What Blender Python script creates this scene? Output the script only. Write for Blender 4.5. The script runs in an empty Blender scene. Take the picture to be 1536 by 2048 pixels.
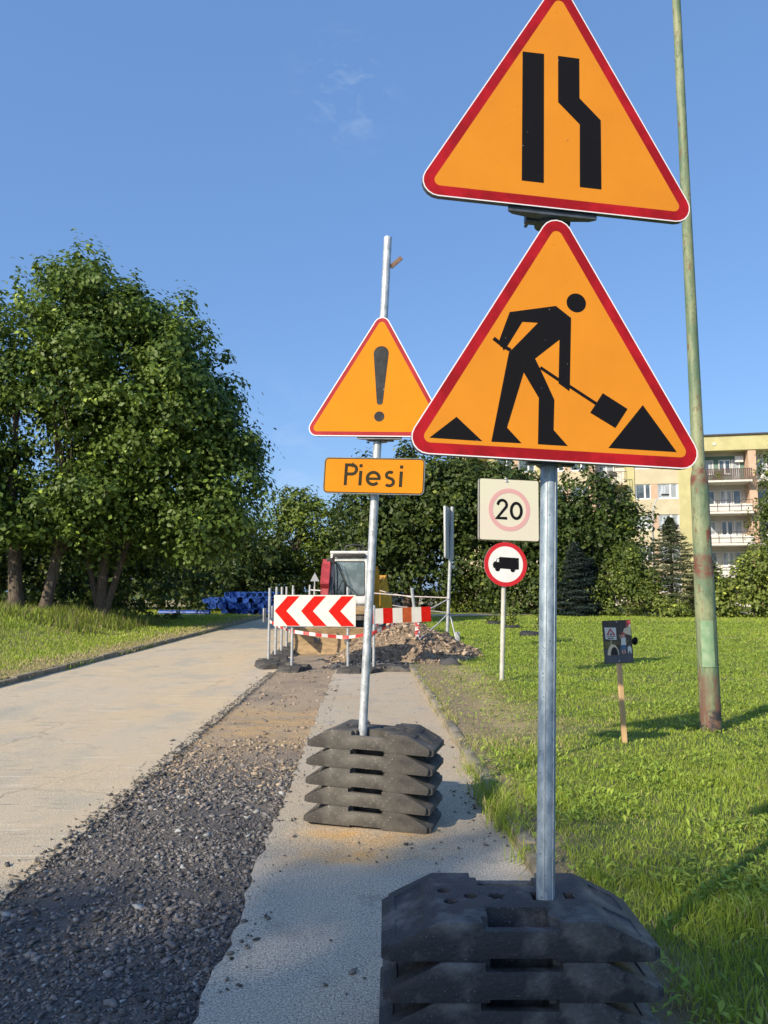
import bpy, bmesh, math, random
import numpy as np
from mathutils import Vector, Matrix, Euler
SC = bpy.context.scene
C = SC.collection
random.seed(7)
RNG = np.random.default_rng(11)
R = math.radians

# ------------------------------------------------------------------ camera, sky, sun, exposure
CAMH = 1.48
PITCH = math.atan(156 / 1540)
cam_d = bpy.data.cameras.new('camera'); cam = bpy.data.objects.new('camera', cam_d); C.objects.link(cam)
cam.location = (0, 0, CAMH); cam.rotation_euler = (R(90) + PITCH, 0, 0)
cam_d.sensor_fit = 'VERTICAL'; cam_d.sensor_height = 36; cam_d.sensor_width = 27
cam_d.lens = 1540 / 2048 * 36; cam_d.clip_start = 0.05; cam_d.clip_end = 1500
cam_d.dof.use_dof = True; cam_d.dof.focus_distance = 2.9; cam_d.dof.aperture_fstop = 15.0
SC.camera = cam

SUN_EL, SUN_AZ = R(30), R(42)         # the sun stands behind the camera, to the left
sun_dir = Vector((-math.sin(SUN_AZ) * math.cos(SUN_EL), -math.cos(SUN_AZ) * math.cos(SUN_EL), math.sin(SUN_EL)))
sd = bpy.data.lights.new('sun', 'SUN'); sun = bpy.data.objects.new('sun', sd); C.objects.link(sun)
sd.energy = 4.1; sd.angle = R(0.53); sd.color = (1.0, 0.87, 0.68)
sun.rotation_euler = (-sun_dir).to_track_quat('-Z', 'Y').to_euler()

world = bpy.data.worlds.new('World'); SC.world = world; world.use_nodes = True
wn, wl = world.node_tree.nodes, world.node_tree.links
wn.clear()
sky = wn.new('ShaderNodeTexSky'); sky.sky_type = 'NISHITA'; sky.sun_disc = False
sky.sun_elevation = SUN_EL; sky.sun_rotation = R(180) + SUN_AZ
sky.altitude = 100; sky.air_density = 1.0; sky.dust_density = 1.4; sky.ozone_density = 4.0
tcw = wn.new('ShaderNodeTexCoord')
def wispy(direction, width, scale, seed):
    """soft cirrus wisps around one direction of the sky"""
    d = wn.new('ShaderNodeVectorMath'); d.operation = 'DISTANCE'
    wl.new(tcw.outputs['Generated'], d.inputs[0]); d.inputs[1].default_value = direction
    mr = wn.new('ShaderNodeMapRange'); mr.interpolation_type = 'SMOOTHSTEP'
    mr.inputs[1].default_value = width; mr.inputs[2].default_value = 0.0; mr.inputs[3].default_value = 0; mr.inputs[4].default_value = 1
    wl.new(d.outputs['Value'], mr.inputs[0])
    mp = wn.new('ShaderNodeMapping'); mp.inputs['Location'].default_value = (seed, seed * .3, 0); mp.inputs['Scale'].default_value = (scale, scale, scale * 2.2)
    mp.inputs['Rotation'].default_value = (0, .35, .2)
    wl.new(tcw.outputs['Generated'], mp.inputs['Vector'])
    nz = wn.new('ShaderNodeTexNoise'); nz.inputs['Scale'].default_value = 1; nz.inputs['Detail'].default_value = 7; nz.inputs['Roughness'].default_value = .62; nz.inputs['Distortion'].default_value = .6
    wl.new(mp.outputs[0], nz.inputs['Vector'])
    m2 = wn.new('ShaderNodeMapRange'); m2.inputs[1].default_value = .5; m2.inputs[2].default_value = .78; m2.inputs[3].default_value = 0; m2.inputs[4].default_value = 1
    wl.new(nz.outputs['Fac'], m2.inputs[0])
    mu = wn.new('ShaderNodeMath'); mu.operation = 'MULTIPLY'; wl.new(mr.outputs[0], mu.inputs[0]); wl.new(m2.outputs[0], mu.inputs[1])
    return mu
def unit(v): v = Vector(v); v.normalize(); return v
w1 = wispy(unit((-0.05, .94, .646)), .085, 26, 3.1)
w2 = wispy(unit((-0.15, .98, .16)), .16, 9, 8.4)
addw = wn.new('ShaderNodeMath'); addw.operation = 'ADD'; wl.new(w1.outputs[0], addw.inputs[0]); wl.new(w2.outputs[0], addw.inputs[1])
scw = wn.new('ShaderNodeMath'); scw.operation = 'MULTIPLY'; scw.inputs[1].default_value = .15; wl.new(addw.outputs[0], scw.inputs[0])
mxw = wn.new('ShaderNodeMix'); mxw.data_type = 'RGBA'; wl.new(scw.outputs[0], mxw.inputs[0]); 
even = wn.new('ShaderNodeMix'); even.data_type = 'RGBA'; even.inputs[0].default_value = .56   # evens the dome out to the photograph's flatter blue
wl.new(sky.outputs[0], even.inputs[6]); even.inputs[7].default_value = (.66, 1.46, 3.15, 1)
wl.new(even.outputs[2], mxw.inputs[6]); mxw.inputs[7].default_value = (5.2, 5.4, 5.6, 1)
bg = wn.new('ShaderNodeBackground'); bg.inputs[1].default_value = 0.15; wl.new(mxw.outputs[2], bg.inputs[0])
wo = wn.new('ShaderNodeOutputWorld'); wl.new(bg.outputs[0], wo.inputs[0])

SC.view_settings.view_transform = 'Standard'; SC.view_settings.look = 'None'
SC.view_settings.exposure = 0.6; SC.view_settings.gamma = 1; SC.view_settings.use_curve_mapping = False
SC.cycles.max_bounces = 6; SC.cycles.diffuse_bounces = 3; SC.cycles.transparent_max_bounces = 6

# ------------------------------------------------------------------ materials
def mat(name, col, rough=.7, metal=0., var=0., scale=8., bump=0., bscale=40., col2=None, mixpos=(.45, .6), spec=.5, attr=None, transl=0., detail=5., stretch=None, specks=None, coat=0.):
    m = bpy.data.materials.new(name); m.use_nodes = True
    n, l = m.node_tree.nodes, m.node_tree.links
    b = n['Principled BSDF']; b.inputs['Roughness'].default_value = rough; b.inputs['Metallic'].default_value = metal
    b.inputs['Specular IOR Level'].default_value = spec
    if coat: b.inputs['Coat Weight'].default_value = coat
    b.inputs['Base Color'].default_value = (*col, 1)
    tc = n.new('ShaderNodeTexCoord'); mp = n.new('ShaderNodeMapping'); l.new(tc.outputs['Object'], mp.inputs['Vector'])
    if stretch: mp.inputs['Scale'].default_value = stretch
    src = None
    if attr:
        a = n.new('ShaderNodeAttribute'); a.attribute_name = attr; src = a.outputs['Color']
    if var or col2:
        nz = n.new('ShaderNodeTexNoise'); nz.inputs['Scale'].default_value = scale; nz.inputs['Detail'].default_value = detail; nz.inputs['Roughness'].default_value = .6
        l.new(mp.outputs[0], nz.inputs['Vector'])
        mr = n.new('ShaderNodeMapRange'); mr.inputs[1].default_value = mixpos[0]; mr.inputs[2].default_value = mixpos[1]
        l.new(nz.outputs['Fac'], mr.inputs[0])
        mx = n.new('ShaderNodeMix'); mx.data_type = 'RGBA'
        l.new(mr.outputs[0], mx.inputs[0])
        c2 = col2 if col2 else tuple(min(1, c * (1 + var)) for c in col)
        c1 = col if col2 else tuple(c * (1 - var) for c in col)
        mx.inputs[6].default_value = (*c1, 1); mx.inputs[7].default_value = (*c2, 1)
        src = mx.outputs[2]
    if specks:
        vo = n.new('ShaderNodeTexNoise'); vo.inputs['Scale'].default_value = specks[1]; vo.inputs['Detail'].default_value = 1
        l.new(tc.outputs['Object'], vo.inputs['Vector'])
        m3 = n.new('ShaderNodeMapRange'); m3.inputs[1].default_value = specks[2]; m3.inputs[2].default_value = specks[2] + .04
        l.new(vo.outputs['Fac'], m3.inputs[0])
        mx2 = n.new('ShaderNodeMix'); mx2.data_type = 'RGBA'; l.new(m3.outputs[0], mx2.inputs[0])
        if src: l.new(src, mx2.inputs[6])
        else: mx2.inputs[6].default_value = (*col, 1)
        mx2.inputs[7].default_value = (*specks[0], 1); src = mx2.outputs[2]
    if src: l.new(src, b.inputs['Base Color'])
    if bump:
        nb = n.new('ShaderNodeTexNoise'); nb.inputs['Scale'].default_value = bscale; nb.inputs['Detail'].default_value = 6; nb.inputs['Roughness'].default_value = .65
        l.new(mp.outputs[0], nb.inputs['Vector'])
        bp = n.new('ShaderNodeBump'); bp.inputs['Strength'].default_value = 1; bp.inputs['Distance'].default_value = bump
        l.new(nb.outputs['Fac'], bp.inputs['Height']); l.new(bp.outputs[0], b.inputs['Normal'])
    if transl:
        t = n.new('ShaderNodeBsdfTranslucent')
        if src: l.new(src, t.inputs[0])
        else: t.inputs[0].default_value = (*col, 1)
        ms = n.new('ShaderNodeMixShader'); ms.inputs[0].default_value = transl
        l.new(b.outputs[0], ms.inputs[1]); l.new(t.outputs[0], ms.inputs[2]); l.new(ms.outputs[0], n['Material Output'].inputs[0])
    return m
M = {}
M['leaf'] = mat('leaf', (.06, .12, .02), .5, attr='Col', transl=.28, spec=.35)
M['grass'] = mat('grass', (.1, .2, .03), .55, attr='Col', transl=.3, spec=.3)
M['bark'] = mat('bark', (.11, .088, .066), .95, var=.4, scale=9, bump=.02, bscale=14, stretch=(3, 3, .5))
M['rubber_dusty'] = mat('dusty_rubber', (.052, .048, .043), .8, col2=(.15, .14, .12), scale=4.5, mixpos=(.42, .72), bump=.0025, bscale=120, specks=((.4, .38, .34), 150, .72), spec=.3)
M['rubber'] = mat('rubber', (.026, .028, .032), .55, col2=(.20, .20, .19), scale=7, mixpos=(.50, .82), bump=.005, bscale=75, specks=((.28, .29, .30), 210, .71), spec=.45)
M['galv'] = mat('galvanised_steel', (.34, .37, .39), .5, .45, col2=(.66, .69, .70), scale=30, mixpos=(.34, .66), bump=.0006, bscale=120, stretch=(1, 1, .55), specks=((.18, .19, .2), 90, .69))
M['galv_dull'] = mat('dull_steel', (.42, .44, .45), .5, .35, var=.15, scale=30)
M['alu_back'] = mat('sign_back', (.40, .41, .42), .5, .5, var=.08, scale=14)
M['alu_dark'] = mat('sign_fold', (.13, .14, .15), .45, .6, var=.15, scale=20)
M['white_rim'] = mat('white_rim', (.78, .76, .78), .35)
M['orange'] = mat('orange_sheeting', (.66, .24, .010), .45, col2=(.58, .205, .009), scale=3.2, mixpos=(.35, .75), coat=.0, spec=.3, specks=((.42, .15, .02), 45, .765), bump=.0006, bscale=9)
M['orange_lit'] = mat('orange_sheeting_sunlit', (.66, .235, .010), .65, spec=.1, col2=(.60, .21, .009), scale=4, mixpos=(.3, .7), specks=((.35, .14, .02), 45, .76))  # sunlit copy of the orange sheeting, tuned for the middle sign in sun
M['red_sheet'] = mat('red_sheeting', (.33, .008, .014), .6, var=.2, scale=6, spec=.15)
M['red_lit'] = mat('red_sheeting_sunlit', (.36, .030, .036), .6, spec=.12, var=.1, scale=6)  # sunlit copy of the red; the sun's pinkish wash is put into the colour
M['black_print'] = mat('black_print', (.007, .007, .009), .7, specks=((.2, .2, .21), 60, .765), spec=.1)
M['grey_print'] = mat('black_print_sunlit', (.040, .043, .046), .7, spec=.15, var=.2, scale=10, specks=((.3, .3, .28), 40, .78))  # black print standing in sun; its grey sheen is painted into the colour
M['olive_print'] = mat('olive_letter_print', (.030, .027, .014), .7, spec=.12, var=.12, scale=12)
M['white_sheet'] = mat('white_sheeting', (.72, .72, .70), .4, var=.04, scale=4)
M['cream_sheet'] = mat('pearly_white_sheeting', (.66, .58, .49), .3, col2=(.64, .64, .45), scale=.9, mixpos=(.35, .65), coat=.3)
M['pink_print'] = mat('faded_pink_ring', (.62, .34, .33), .4)
M['red_board'] = mat('red_board', (.52, .012, .008), .75, spec=.08, var=.08, scale=9)
M['white_board'] = mat('white_board', (.64, .62, .56), .75, spec=.1, var=.03, scale=9, specks=((.5, .48, .42), 30, .74))
M['orange_board'] = mat('faded_red_board', (.42, .09, .03), .7, spec=.1, var=.12, scale=10)
M['tape_w'] = mat('tape_white', (.75, .72, .70), .5, transl=.3)
M['tape_r'] = mat('tape_red', (.62, .05, .05), .5, transl=.3)
M['rope'] = mat('rope', (.68, .60, .55), .8)
M['wood'] = mat('raw_wood', (.58, .38, .19), .75, var=.2, scale=12, stretch=(1, 1, .12), bump=.001, bscale=80)
M['concrete'] = mat('kerb_concrete', (.34, .29, .21), .95, col2=(.17, .15, .09), scale=9, mixpos=(.36, .62), bump=.014, bscale=35)
M['tyre'] = mat('tyre_rubber', (.03, .03, .032), .8, var=.3, scale=14, bump=.004, bscale=60)
M['glass'] = mat('cab_glass', (.16, .21, .21), .06, .65, col2=(.30, .36, .36), scale=2.2, spec=.9)
M['pane'] = mat('window_pane', (.13, .17, .19), .12, .2, var=.5, scale=.45, spec=.8)
M['pane_curtain'] = mat('curtained_pane', (.38, .42, .45), .3, var=.25, scale=1.7, stretch=(3, 3, .4))
M['upvc'] = mat('white_frame', (.78, .78, .78), .45)
M['redpaint'] = mat('red_machine_paint', (.33, .035, .04), .4, var=.2, scale=7)
M['whitepaint'] = mat('white_machine_paint', (.62, .63, .62), .45, var=.12, scale=5)
M['greypaint'] = mat('dusty_grey_paint', (.13, .12, .11), .7, var=.35, scale=6)
M['blackpaint'] = mat('black_machine_paint', (.022, .022, .024), .55, var=.3, scale=6)
M['yellow'] = mat('yellow_machine_paint', (.68, .33, .012), .5, var=.15, scale=4)
M['sandy'] = mat('dust_covered_steel', (.40, .28, .15), .95, col2=(.27, .19, .11), scale=5, bump=.01, bscale=30, stretch=(1, 1, 3))
M['bluepipe'] = mat('blue_plastic', (.008, .055, .30), .42, var=.25, scale=1.3)
M['bluecap'] = mat('blue_plastic_end', (.015, .09, .42), .5, var=.2, scale=5)

# ------------------------------------------------------------------ mesh helpers
class MB:
    def __init__(s): s.v = []; s.f = []; s.m = []
    def add(s, vs, fs, T=None, mi=0):
        o = len(s.v)
        for p in vs: s.v.append(tuple(T @ Vector(p)) if T is not None else tuple(p))
        for f in fs: s.f.append(tuple(i + o for i in f)); s.m.append(mi)
        return s
    def box(s, c, d, T=None, mi=0, bev=0.):
        x, y, z = [a / 2 for a in d]
        if bev:
            bm = bmesh.new(); bmesh.ops.create_cube(bm, size=1)
            for v in bm.verts: v.co = Vector((v.co.x * d[0] + c[0], v.co.y * d[1] + c[1], v.co.z * d[2] + c[2]))
            bmesh.ops.bevel(bm, geom=bm.edges[:], offset=bev, segments=2, affect='EDGES', profile=.6)
            bm.verts.index_update()
            s.add([v.co[:] for v in bm.verts], [[v.index for v in f.verts] for f in bm.faces], T, mi); bm.free(); return s
        vs = [(c[0] + i * x, c[1] + j * y, c[2] + k * z) for i in (-1, 1) for j in (-1, 1) for k in (-1, 1)]
        return s.add(vs, [(0, 1, 3, 2), (4, 6, 7, 5), (0, 4, 5, 1), (2, 3, 7, 6), (0, 2, 6, 4), (1, 5, 7, 3)], T, mi)
    def cyl(s, p0, p1, r0, r1=None, n=16, T=None, mi=0, caps=True):
        r1 = r0 if r1 is None else r1
        p0, p1 = Vector(p0), Vector(p1); q = (p1 - p0).to_track_quat('Z', 'Y')
        vs = []
        for p, r in ((p0, r0), (p1, r1)):
            for i in range(n):
                a = 2 * math.pi * i / n; vs.append(p + q @ Vector((r * math.cos(a), r * math.sin(a), 0)))
        fs = [(i, (i + 1) % n, n + (i + 1) % n, n + i) for i in range(n)]
        if caps: fs += [tuple(range(n))[::-1], tuple(range(n, 2 * n))]
        return s.add(vs, fs, T, mi)
    def tube(s, pts, rad, n=8, T=None, mi=0):
        pts = [Vector(p) for p in pts]; rad = rad if hasattr(rad, '__len__') else [rad] * len(pts)
        vs = []
        for i, p in enumerate(pts):
            t = (pts[min(i + 1, len(pts) - 1)] - pts[max(i - 1, 0)]).normalized(); q = t.to_track_quat('Z', 'Y')
            for k in range(n):
                a = 2 * math.pi * k / n; vs.append(p + q @ Vector((rad[i] * math.cos(a), rad[i] * math.sin(a), 0)))
        fs = []
        for i in range(len(pts) - 1):
            for k in range(n): fs.append((i * n + k, i * n + (k + 1) % n, (i + 1) * n + (k + 1) % n, (i + 1) * n + k))
        fs += [tuple(range(n))[::-1], tuple(range((len(pts) - 1) * n, len(pts) * n))]
        return s.add(vs, fs, T, mi)
    def prism(s, pts, y0, y1, T=None, mi=0, axis='y'):
        """2D outline in x,z (axis y), y,z (axis x) or x,y (axis z) pushed through a depth; convex or not"""
        def P(a, b, t): return {'y': (a, t, b), 'x': (t, a, b), 'z': (a, b, t)}[axis]
        n = len(pts)
        vs = [P(a, b, y0) for a, b in pts] + [P(a, b, y1) for a, b in pts]
        bm = bmesh.new(); vv = [bm.verts.new(p) for p in vs]
        bm.faces.new(vv[:n]); bm.faces.new(vv[n:][::-1])
        for i in range(n): bm.faces.new((vv[i], vv[n + i], vv[n + (i + 1) % n], vv[(i + 1) % n]))
        bmesh.ops.recalc_face_normals(bm, faces=bm.faces[:])
        bmesh.ops.triangulate(bm, faces=[f for f in bm.faces if len(f.verts) > 4])
        bm.verts.index_update()
        s.add([v.co[:] for v in bm.verts], [[v.index for v in f.verts] for f in bm.faces], T, mi); bm.free(); return s
    def ring(s, outer, inner, y0, y1, T=None, mi=0):
        """closed band between two outlines with the same number of points, in x,z"""
        n = len(outer)
        vs = [(a, y0, b) for a, b in outer] + [(a, y0, b) for a, b in inner] + [(a, y1, b) for a, b in outer] + [(a, y1, b) for a, b in inner]
        fs = []
        for i in range(n):
            j = (i + 1) % n
            fs += [(i, j, n + j, n + i), (2 * n + i, 3 * n + i, 3 * n + j, 2 * n + j), (i, 2 * n + i, 2 * n + j, j), (n + i, n + j, 3 * n + j, 3 * n + i)]
        return s.add(vs, fs, T, mi)
    def mesh(s, name, mats, smooth=30):
        me = bpy.data.meshes.new(name); me.from_pydata(s.v, [], s.f)
        for m in (mats if isinstance(mats, (list, tuple)) else [mats]): me.materials.append(m)
        if len(me.materials) > 1: me.polygons.foreach_set('material_index', s.m)
        bm = bmesh.new(); bm.from_mesh(me); bmesh.ops.recalc_face_normals(bm, faces=bm.faces[:]); bm.to_mesh(me); bm.free()
        if smooth:
            me.polygons.foreach_set('use_smooth', [True] * len(me.polygons)); me.set_sharp_from_angle(angle=R(smooth))
        me.update(); return me
    def build(s, name, mats, parent=None, loc=None, smooth=30, **k): return link(name, s.mesh(name, mats, smooth), parent, loc, **k)

def link(name, data, parent=None, loc=None, rot=None, **k):
    o = bpy.data.objects.new(name, data); C.objects.link(o)
    if parent is not None: o.parent = parent
    if loc is not None: o.location = loc
    if rot is not None: o.rotation_euler = rot
    return tag(o, **k)
def tag(o, label=None, cat=None, group=None, kind=None):
    if label: o['label'] = label
    if cat: o['category'] = cat
    if group: o['group'] = group
    if kind: o['kind'] = kind
    return o
def thing(name, label, cat, loc=(0, 0, 0), rot=(0, 0, 0), group=None): return link(name, None, None, loc, rot, label=label, cat=cat, group=group)
def dup(root, loc, rot=None, label=None, group=None):
    r = root.copy(); C.objects.link(r); r.location = loc
    if rot is not None: r.rotation_euler = rot
    if label: r['label'] = label
    if group: r['group'] = group
    for ch in list(root.children):
        c = ch.copy(); C.objects.link(c); c.parent = r
        for g in list(ch.children):
            d = g.copy(); C.objects.link(d); d.parent = c
    return r

def np_mesh(name, verts, tris, mats, cols=None, smooth=False, parent=None, ngon=3, **k):
    me = bpy.data.meshes.new(name); nv, nf = len(verts), len(tris)
    me.vertices.add(nv); me.vertices.foreach_set('co', np.asarray(verts, np.float32).ravel())
    me.loops.add(nf * ngon); me.loops.foreach_set('vertex_index', np.asarray(tris, np.int32).ravel())
    me.polygons.add(nf); me.polygons.foreach_set('loop_start', np.arange(0, nf * ngon, ngon, dtype=np.int32))
    me.polygons.foreach_set('loop_total', np.full(nf, ngon, np.int32))
    if smooth: me.polygons.foreach_set('use_smooth', np.ones(nf, bool))
    me.materials.append(mats)
    if cols is not None:
        ca = me.color_attributes.new('Col', 'FLOAT_COLOR', 'POINT')
        ca.data.foreach_set('color', np.concatenate([cols, np.ones((nv, 1))], 1).astype(np.float32).ravel())
    me.update(); me.validate()
    return link(name, me, parent, **k)

def vnoise(x, y, s, seed=0):
    """cheap smooth value noise in numpy"""
    x = np.asarray(x, float) * s + seed * 17.3; y = np.asarray(y, float) * s + seed * 9.1
    xi, yi = np.floor(x), np.floor(y); fx, fy = x - xi, y - yi
    fx, fy = fx * fx * (3 - 2 * fx), fy * fy * (3 - 2 * fy)
    h = lambda a, b: np.modf(np.abs(np.sin(a * 127.1 + b * 311.7 + seed) * 43758.5453))[0]
    return (h(xi, yi) * (1 - fx) + h(xi + 1, yi) * fx) * (1 - fy) + (h(xi, yi + 1) * (1 - fx) + h(xi + 1, yi + 1) * fx) * fy
def fbm(x, y, s, seed=0, o=4): return sum(vnoise(x, y, s * 2 ** i, seed + i) / 2 ** (i + 1) for i in range(o))

# ------------------------------------------------------------------ ground plan
def kerb_r(y): return .897 - .0285 * y
def kerb_l(y): return -5.66 - .0168 * y
def grav_l(y): return -1.757 - .0148 * y
def grav_r(y): return -.585 - .0225 * y
def sstep(a, b, x): t = np.clip((x - a) / (b - a), 0, 1); return t * t * (3 - 2 * t)
def terr(x, y):
    x = np.asarray(x, float); y = np.asarray(y, float)
    right = .058 + .05 * (fbm(x, y, .35, 3) - .5) * sstep(.3, 2.5, x - kerb_r(y))
    left = .10 + .62 * sstep(1.5, 5.5, kerb_l(y) - x) * (1 - sstep(27, 34, y)) + .12 * (fbm(x, y, .3, 5) - .5) * sstep(.4, 3, kerb_l(y) - x)
    return np.where(x > -3, right, left)
def T1(x, y): return float(terr(x, y))

def grid_mesh(name, xs, ys, zf, m, kind='structure', smooth=True, xf=None):
    X, Y = np.meshgrid(xs, ys); 
    if xf is not None: X = xf(X, Y)
    Z = zf(X, Y); nx, ny = len(xs), len(ys)
    V = np.stack([X, Y, Z], -1).reshape(-1, 3)
    i = np.arange(ny - 1)[:, None] * nx + np.arange(nx - 1)[None]
    F = np.stack([i, i + 1, i + nx + 1, i + nx], -1).reshape(-1, 4)
    return np_mesh(name, V, F, m, smooth=smooth, ngon=4, kind=kind)

def ground_mat(name, layers, base, rough=.92, bump=.004, bscale=120, specks=None, fine=None, cracks=None):
    """base colour, then patches: (colour, noise scale, lo, hi, seed, stretch, (axis, from, to) or None)"""
    m = bpy.data.materials.new(name); m.use_nodes = True
    n, l = m.node_tree.nodes, m.node_tree.links; b = n['Principled BSDF']; b.inputs['Roughness'].default_value = rough
    b.inputs['Specular IOR Level'].default_value = .3
    tc = n.new('ShaderNodeTexCoord'); sep = n.new('ShaderNodeSeparateXYZ'); l.new(tc.outputs['Object'], sep.inputs[0])
    rgb = n.new('ShaderNodeRGB'); rgb.outputs[0].default_value = (*base, 1); src = rgb.outputs[0]
    for col, sc_, lo, hi, seed, st, grads in layers:
        mp = n.new('ShaderNodeMapping'); mp.inputs['Location'].default_value = (seed, seed, 0); mp.inputs['Scale'].default_value = st
        l.new(tc.outputs['Object'], mp.inputs[0])
        nz = n.new('ShaderNodeTexNoise'); nz.inputs['Scale'].default_value = sc_; nz.inputs['Detail'].default_value = 6; nz.inputs['Roughness'].default_value = .62
        l.new(mp.outputs[0], nz.inputs['Vector'])
        mr = n.new('ShaderNodeMapRange'); mr.inputs[1].default_value = lo; mr.inputs[2].default_value = hi; l.new(nz.outputs['Fac'], mr.inputs[0])
        fac = mr.outputs[0]
        for ax, a0, a1 in (grads or []):
            g = n.new('ShaderNodeMapRange'); g.interpolation_type = 'SMOOTHSTEP'; g.inputs[1].default_value = a0; g.inputs[2].default_value = a1
            l.new(sep.outputs[ax], g.inputs[0])
            mu = n.new('ShaderNodeMath'); mu.operation = 'MULTIPLY'; l.new(fac, mu.inputs[0]); l.new(g.outputs[0], mu.inputs[1]); fac = mu.outputs[0]
        mx = n.new('ShaderNodeMix'); mx.data_type = 'RGBA'; l.new(fac, mx.inputs[0]); l.new(src, mx.inputs[6]); mx.inputs[7].default_value = (*col, 1); src = mx.outputs[2]
    if cracks:
        nd = n.new('ShaderNodeTexNoise'); nd.inputs['Scale'].default_value = 3.5; nd.inputs['Detail'].default_value = 6; l.new(tc.outputs['Object'], nd.inputs['Vector'])
        va = n.new('ShaderNodeVectorMath'); va.operation = 'MULTIPLY_ADD'; l.new(nd.outputs['Color'], va.inputs[0]); va.inputs[1].default_value = (.5, .5, 0); l.new(tc.outputs['Object'], va.inputs[2])
        vo = n.new('ShaderNodeTexVoronoi'); vo.feature = 'DISTANCE_TO_EDGE'; vo.inputs['Scale'].default_value = cracks; l.new(va.outputs[0], vo.inputs['Vector'])
        c1 = n.new('ShaderNodeMapRange'); c1.inputs[1].default_value = .004; c1.inputs[2].default_value = .016; c1.inputs[3].default_value = 1; c1.inputs[4].default_value = 0; l.new(vo.outputs['Distance'], c1.inputs[0])
        nm = n.new('ShaderNodeTexNoise'); nm.inputs['Scale'].default_value = .45; l.new(tc.outputs['Object'], nm.inputs['Vector'])
        c2 = n.new('ShaderNodeMapRange'); c2.inputs[1].default_value = .50; c2.inputs[2].default_value = .60; c2.inputs[4].default_value = .32; l.new(nm.outputs['Fac'], c2.inputs[0])
        cm = n.new('ShaderNodeMath'); cm.operation = 'MULTIPLY'; l.new(c1.outputs[0], cm.inputs[0]); l.new(c2.outputs[0], cm.inputs[1])
        mx = n.new('ShaderNodeMix'); mx.data_type = 'RGBA'; l.new(cm.outputs[0], mx.inputs[0]); l.new(src, mx.inputs[6]); mx.inputs[7].default_value = (.12, .105, .08, 1); src = mx.outputs[2]
    if fine:
        nz = n.new('ShaderNodeTexNoise'); nz.inputs['Scale'].default_value = fine[0]; nz.inputs['Detail'].default_value = 3; nz.inputs['Roughness'].default_value = .8
        l.new(tc.outputs['Object'], nz.inputs['Vector'])
        mr = n.new('ShaderNodeMapRange'); mr.inputs[1].default_value = .3; mr.inputs[2].default_value = .7; mr.inputs[3].default_value = 1 - fine[1]; mr.inputs[4].default_value = 1 + fine[1]
        l.new(nz.outputs['Fac'], mr.inputs[0])
        vm = n.new('ShaderNodeVectorMath'); vm.operation = 'SCALE'; l.new(src, vm.inputs[0]); l.new(mr.outputs[0], vm.inputs['Scale']); src = vm.outputs[0]
    l.new(src, b.inputs['Base Color'])
    nb = n.new('ShaderNodeTexNoise'); nb.inputs['Scale'].default_value = bscale; nb.inputs['Detail'].default_value = 5; nb.inputs['Roughness'].default_value = .7
    l.new(tc.outputs['Object'], nb.inputs['Vector'])
    bp = n.new('ShaderNodeBump'); bp.inputs['Strength'].default_value = 1; bp.inputs['Distance'].default_value = bump
    l.new(nb.outputs['Fac'], bp.inputs['Height']); l.new(bp.outputs[0], b.inputs['Normal'])
    return m
ST = (1, 1, 1)
M['soil'] = ground_mat('lawn_soil', [((.17, .15, .06), 1.2, .45, .7, 2, ST, None), ((.36, .29, .15), 2.5, .30, .5, 7, ST, [(1, 6.4, 8.6), (0, 2.2, 1.3)]), ((.24, .19, .12), 3.5, .2, .5, 9, ST, [(0, 1.35, .95), (0, -1, 0)])], (.09, .13, .03), bump=.02, bscale=30)
M['asphalt_l'] = ground_mat('dusty_asphalt', [
    ((.56, .45, .295), .6, .36, .62, 4, (1, .5, 1), None),
    ((.60, .45, .27), .9, .42, .66, 9, (1, .3, 1), [(0, -5.0, -2.2), (1, 6, 10)]),
    ((.42, .38, .30), 1.6, .50, .68, 1, (.8, .45, 1), None),
    ((.70, .62, .48), 3.5, .60, .70, 6, (.45, 2.6, 1), None),
    ((.33, .295, .23), 7.0, .61, .66, 23, (.4, 3, 1), None),
    ((.14, .13, .11), 5.0, .665, .69, 13, (.5, 4, 1), None)], (.52, .445, .325), bump=.006, bscale=110, fine=(120, .6), cracks=.62)
M['asphalt_r'] = ground_mat('grey_pavement_asphalt', [
    ((.45, .36, .25), .7, .28, .52, 3, (1, .6, 1), [(1, 4.0, 6.2)]),
    ((.62, .38, .15), 2.2, .36, .56, 5, ST, [(1, 4.1, 4.5), (1, 5.2, 4.8), (0, -.75, -.3), (0, .5, .2)]),
    ((.44, .38, .28), 2.0, .40, .65, 12, ST, [(1, 3.6, 4.8)]),
    ((.34, .31, .26), 3.0, .55, .7, 8, ST, None)], (.47, .425, .345), bump=.007, bscale=110, fine=(115, .85))
M['gravel_bed'] = ground_mat('gravel_bed', [
    ((.40, .31, .21), .9, .28, .5, 3, ST, [(1, 5.8, 8.2)]),
    ((.52, .35, .17), 1.6, .38, .58, 5, (1, 2, 1), [(1, 7.0, 8.2), (1, 10.5, 9.0)]),
    ((.33, .26, .18), 2, .4, .6, 8, ST, [(1, 10, 13)]),
    ((.19, .165, .14), 3, .5, .7, 9, ST, [(1, 7.5, 5.5)])], (.12, .113, .108), bump=.02, bscale=60, fine=(90, .5))
M['far_ground'] = ground_mat('far_ground', [((.075, .11, .025), .05, .4, .6, 2, ST, None)], (.06, .10, .02), bump=.02, bscale=4)

xs = np.concatenate([np.linspace(-400, -60, 12), np.linspace(-50, 60, 23), np.linspace(80, 400, 12)])
ys = np.concatenate([np.linspace(-200, -20, 8), np.linspace(-10, 100, 23), np.linspace(120, 700, 12)])
grid_mesh('ground', xs, ys, lambda X, Y: 0 * X - .07, M['far_ground'])
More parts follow.
